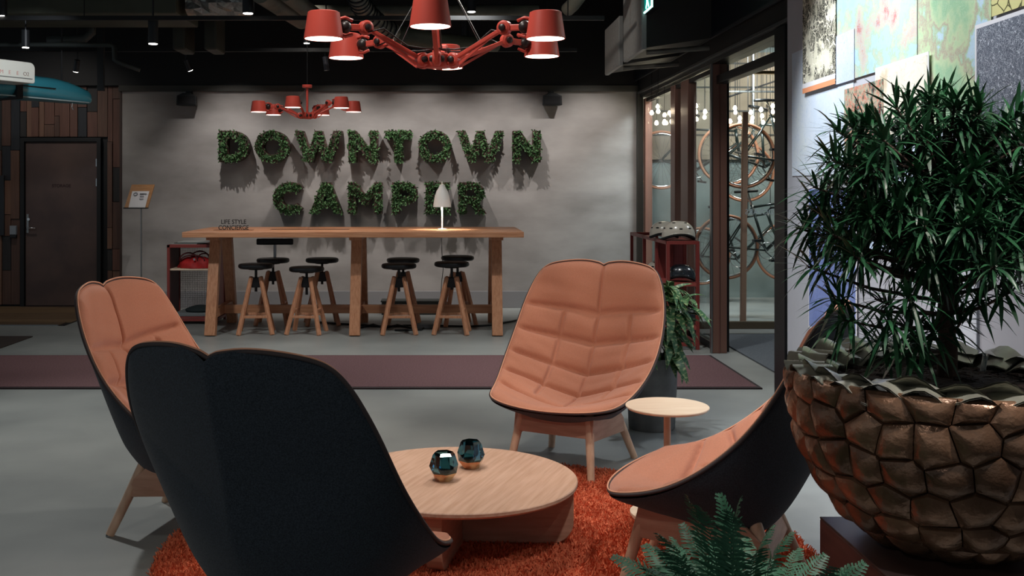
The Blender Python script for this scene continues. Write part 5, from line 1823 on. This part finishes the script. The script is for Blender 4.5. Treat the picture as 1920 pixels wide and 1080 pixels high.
FR = [frond(.28, a, i) for i, a in enumerate((.45, .8, 1.15, .6))]
FB = Vector((FXc, FYc, .31))
fr_pts = []
for i in range(92):
    az = i * 2.39996
    el = rnd.uniform(-.15, .75)
    rr_ = rnd.uniform(.03, .17)
    p = FB + Vector((rr_ * math.cos(az), rr_ * math.sin(az), rnd.uniform(.0, .13) - rr_ * .35))
    if i % 2 == 0:
        obj('stem', B().tube([FB - Vector((0, 0, .02)), FB.lerp(p, .5) + Vector((0, 0, .02)), p], .0022, 5), M_fern, fp, smooth=True)
    put('frond', FR[i % 4], fp, p, az, el, rnd.uniform(-.5, .5), rnd.uniform(.55, .95))
for (px, py, d, sc, ar) in ((1268, 932, 2.42, 1.0, 0), (1370, 965, 2.45, .8, 0), (1480, 985, 2.45, .9, 1), (1515, 1000, 2.42, 1.0, 1), (1210, 1010, 2.4, 1.0, 1), (1200, 1035, 2.35, 1.0, 1), (1330, 975, 2.5, .8, 3), (1420, 985, 2.4, .8, 3), (1230, 1050, 2.25, .9, 1), (1450, 1040, 2.25, .9, 1), (1350, 1020, 2.2, .9, 3), (1300, 1010, 2.3, .9, 3)):
    tip = P(px, py, d)
    v = tip - FB
    base = tip - v * min(.88, .21 / v.length)
    obj('stem', B().tube([FB - Vector((0, 0, .02)), FB.lerp(base, .5) + Vector((0, 0, .015)), base], .0022, 5), M_fern, fp, smooth=True)
    v = tip - base
    Lr = v.length / (.28 * (1.02 - .1 * ar))
    put('frond', FR[(0, 1, 1, 3)[ar]], fp, base, math.atan2(v.y, v.x), math.atan2(v.z, math.hypot(v.x, v.y)) - (.25, .05, .05, .15)[ar], rnd.uniform(-.4, .4), Lr)

# ------------------------------------------------------------------ bicycles behind the glass
def bicycle(label, px, py, d, tilt=0.0, first=[None]):
    c = P(px, py, d)
    if first[0] is not None:
        o = copy_tree(first[0])
        o.location = c
        o.rotation_euler = (0, tilt, 0)
        o['label'] = label
        return o
    t = thing('bicycle', label, 'bicycle', c, 0, 'bicycles hung in the glazed room')
    R = .335
    Wr, Wf = Vector((0, 0, 0)), Vector((1.0, 0, 0))
    BB, ST, HT, HB = Vector((.42, 0, -.06)), Vector((.29, 0, .44)), Vector((.82, 0, .47)), Vector((.86, 0, .33))
    for nm, w in (('rear_wheel', Wr), ('front_wheel', Wf)):
        wh = obj(nm, B().torus(w, R - .022, .008, (0, 1, 0), 48, 8), M_chrome, t, smooth=True, world=False)
        obj('tyre', B().torus(w, R, .015, (0, 1, 0), 56, 8), M_tyre, wh, smooth=True, world=False)
        obj('wheel_hub', B().cyl(w + Vector((0, -.05, 0)), w + Vector((0, .05, 0)), .018, n=12), M_chrome, wh, smooth='auto', world=False)
        q = B()
        for i in range(28):
            a = 2 * PI * i / 28
            q.bar(w + Vector((0, .03 if i % 2 else -.03, 0)), w + Vector(((R - .025) * math.cos(a), 0, (R - .025) * math.sin(a))), .0022, .0022)
        obj('spokes', q, M_chrome, wh, world=False, kind='stuff')
    fr_ = obj('frame', B().tube([BB, ST], .015, 10), M_bikeframe, t, smooth=True, world=False)
    for nm, a, b_, r in (('top_tube', ST - Vector((-.005, 0, .03)), HT, .014), ('down_tube', BB, HB, .018), ('head_tube', HT + Vector((-.008, 0, .02)), HB - Vector((-.01, 0, .03)), .018)):
        obj(nm, B().tube([a, b_], r, 10), M_bikeframe, fr_, smooth=True, world=False)
    for s in (-1, 1):
        obj('chain_stay', B().tube([BB, Wr + Vector((0, s * .06, 0))], .010, 8), M_bikeframe, fr_, smooth=True, world=False)
        obj('seat_stay', B().tube([ST - Vector((0, 0, .03)), Wr + Vector((0, s * .06, 0))], .008, 8), M_bikeframe, fr_, smooth=True, world=False)
        obj('fork_blade', B().tube([HB + Vector((0, s * .03, -.02)), Wf + Vector((-.03, s * .055, .08)), Wf + Vector((0, s * .055, 0))], .010, 8), M_bikeframe, t, smooth=True, world=False)
        obj('crank_arm', B().bar(BB + Vector((0, s * .07, 0)), BB + Vector((s * .12, s * .075, -s * .12)), .022, .012), M_chrome, t, world=False)
        obj('pedal', B().box(BB + Vector((s * .12 - .045, s * .075 + (0 if s > 0 else -.09), -s * .12 - .012)), BB + Vector((s * .12 + .045, s * .075 + (.09 if s > 0 else 0), -s * .12 + .012))), M_blackmetal, t, world=False)
    obj('chain_ring', B().torus(BB + Vector((0, -.055, 0)), .09, .005, (0, 1, 0), 30, 6), M_chrome, t, smooth=True, world=False)
    obj('seat_post', B().cyl(ST, ST + Vector((-.04, 0, .14)), .013, n=10), M_chrome, t, world=False)
    sd = B().lathe([(0, 0), (.5, .0), (.5, .16), (0, .22)], 12)
    sd.v = [(x * .26 + ST.x - .05, y * (.13 if x < 0 else .06), z * .16 + ST.z + .13) for x, y, z in sd.v]
    obj('saddle', sd, M_blackseat, t, smooth=True, world=False)
    obj('handlebar', B().tube([HT + Vector((.0, 0, .02)), HT + Vector((.05, 0, .07)), HT + Vector((.06, -.2, .07)), HT + Vector((.14, -.21, .04)), HT + Vector((.13, -.21, -.06)), HT + Vector((.05, -.21, -.08))], .012, 8), M_blackmetal, t, smooth=True, world=False)
    first[0] = t
    return t


bicycle('upper bicycle hanging behind the open glass doorway, tan tyres', 1393, 292, 11.0, .22)
bicycle('lower bicycle below the upper one behind the doorway', 1362, 463, 11.15, -.05)
bicycle('bicycle hanging further back, its wheel beside the upper one', 1366, 290, 11.7, .2)
bicycle('bicycle standing in for a ghost reflection in the first glass panel', 1240, 300, 12.3, .15)  # added where the pane shows mirrored wheels
bicycle('bicycle furthest back and lower, seen past the brown mullions', 1315, 480, 12.5, -.05)
bp = thing('rack_post', 'tall tan post of the bicycle rack behind the doorway', 'rack', (P(1393, 614, 10.4).x, 10.45, 0))
xb = P(1393, 614, 10.45).x
obj('post', B().bar((xb, 10.45, 0), (xb + .02, 10.45, P(0, 210, 10.45).z), .055, .05, up=(0, 1, 0)), mat('tan_post', (176, 136, 114), .5), bp, bevel=.006)
obj('foot', B().box((xb - .07, 10.40, 0), (xb + .07, 10.55, .012)), M_steel, bp)
for z in (1.73, .8):
    obj('rack_arm', B().tube([(xb + .01, 10.47, z + .02), (xb + .1, 10.8, z + .02), (xb + .16, 11.3, z + .05)], .012, 8), M_blackmetal, bp, smooth=True)
text_mesh('DOLARS', .075, .001, 'glass_lettering', mat('frosted_letters', (176, 188, 190), .6), bpy.data.objects['window_5'],
          Matrix.Translation(P(1424, 402, 10.298)) @ Matrix.Diagonal((-1, 1, 1, 1)) @ RX90)
for o in [q for q in COL.objects if q.parent is None and q.name.startswith('bicycle')]:
    for lx in (.25, .85):
        R_ = Matrix.Rotation(o.rotation_euler.y, 3, 'Y')
        p_ = Vector((lx, 0, .40 if lx > .5 else .38))
        w_ = o.location + R_ @ p_
        q_ = R_.inverted() @ (Vector((w_.x, w_.y, 3.72)) - o.location)
        obj('hanging_wire', B().cyl(p_, q_, .004, n=6), M_cable, o, world=False)
# rods, and added bulbs on cords imitating lamps reflected in the glass
for k, (p, q) in enumerate((((1353, 146, 10.6), (1460, 108, 11.2)), ((1353, 186, 11.6), (1460, 150, 12.2)))):
    tag(obj('tension_rod', B().cyl(P(*p), P(*q), .010, n=8), M_ink, None), ['thin dark rod slanting across the top of the bicycle room, nearer', 'thin dark rod slanting across the top of the bicycle room, further'][k], 'rod')
tag(obj('tie_bar', B().cyl(P(1340, 172, 11.5), P(1560, 172, 11.5), .012, n=8), M_steel, None), 'level steel bar under the slanting rods in the bicycle room', 'bar')
tag(obj('tie_bar', B().cyl(P(1413, 100, 11.9), P(1413, 260, 11.9), .014, n=8), M_steel, None), 'upright steel bar behind the rack post', 'bar')
BU = [(1222, 212), (1233, 200), (1234, 209), (1231, 231), (1246, 216), (1246, 229), (1259, 216), (1259, 228), (1305, 199), (1305, 210), (1306, 224), (1322, 210), (1321, 220), (1357, 210), (1357, 221),
      (1378, 203), (1379, 211), (1369, 228), (1387, 222), (1387, 230), (1408, 211), (1410, 228), (1411, 221), (1427, 206), (1429, 218), (1431, 230), (1449, 199), (1449, 210), (1449, 226), (1474, 212), (1474, 226)]
slt = thing('reflected_lights', 'cluster of small warm bulbs hanging on cords in the bicycle room', 'lights', (3.2, 11.6, 3.0))
for i, (px, py) in enumerate(BU):
    d = 11.2 + .5 * math.sin(i * 2.1)
    c = P(px, py, d)
    bq = obj('bulb', B().lathe([(0, -.022), (.014, -.018), (.022, 0), (.014, .019), (.008, .028), (0, .03)], 12, c), M_bulb, slt, smooth=True)
    obj('bulb_cord', B().cyl(c + Vector((0, 0, .028)), (c.x, c.y, 3.0), .0025, n=5), M_cable, bq)
obj('cord_rail', B().box((2.4, 10.9, 3.0), (4.4, 11.9, 3.02)), M_black, slt)
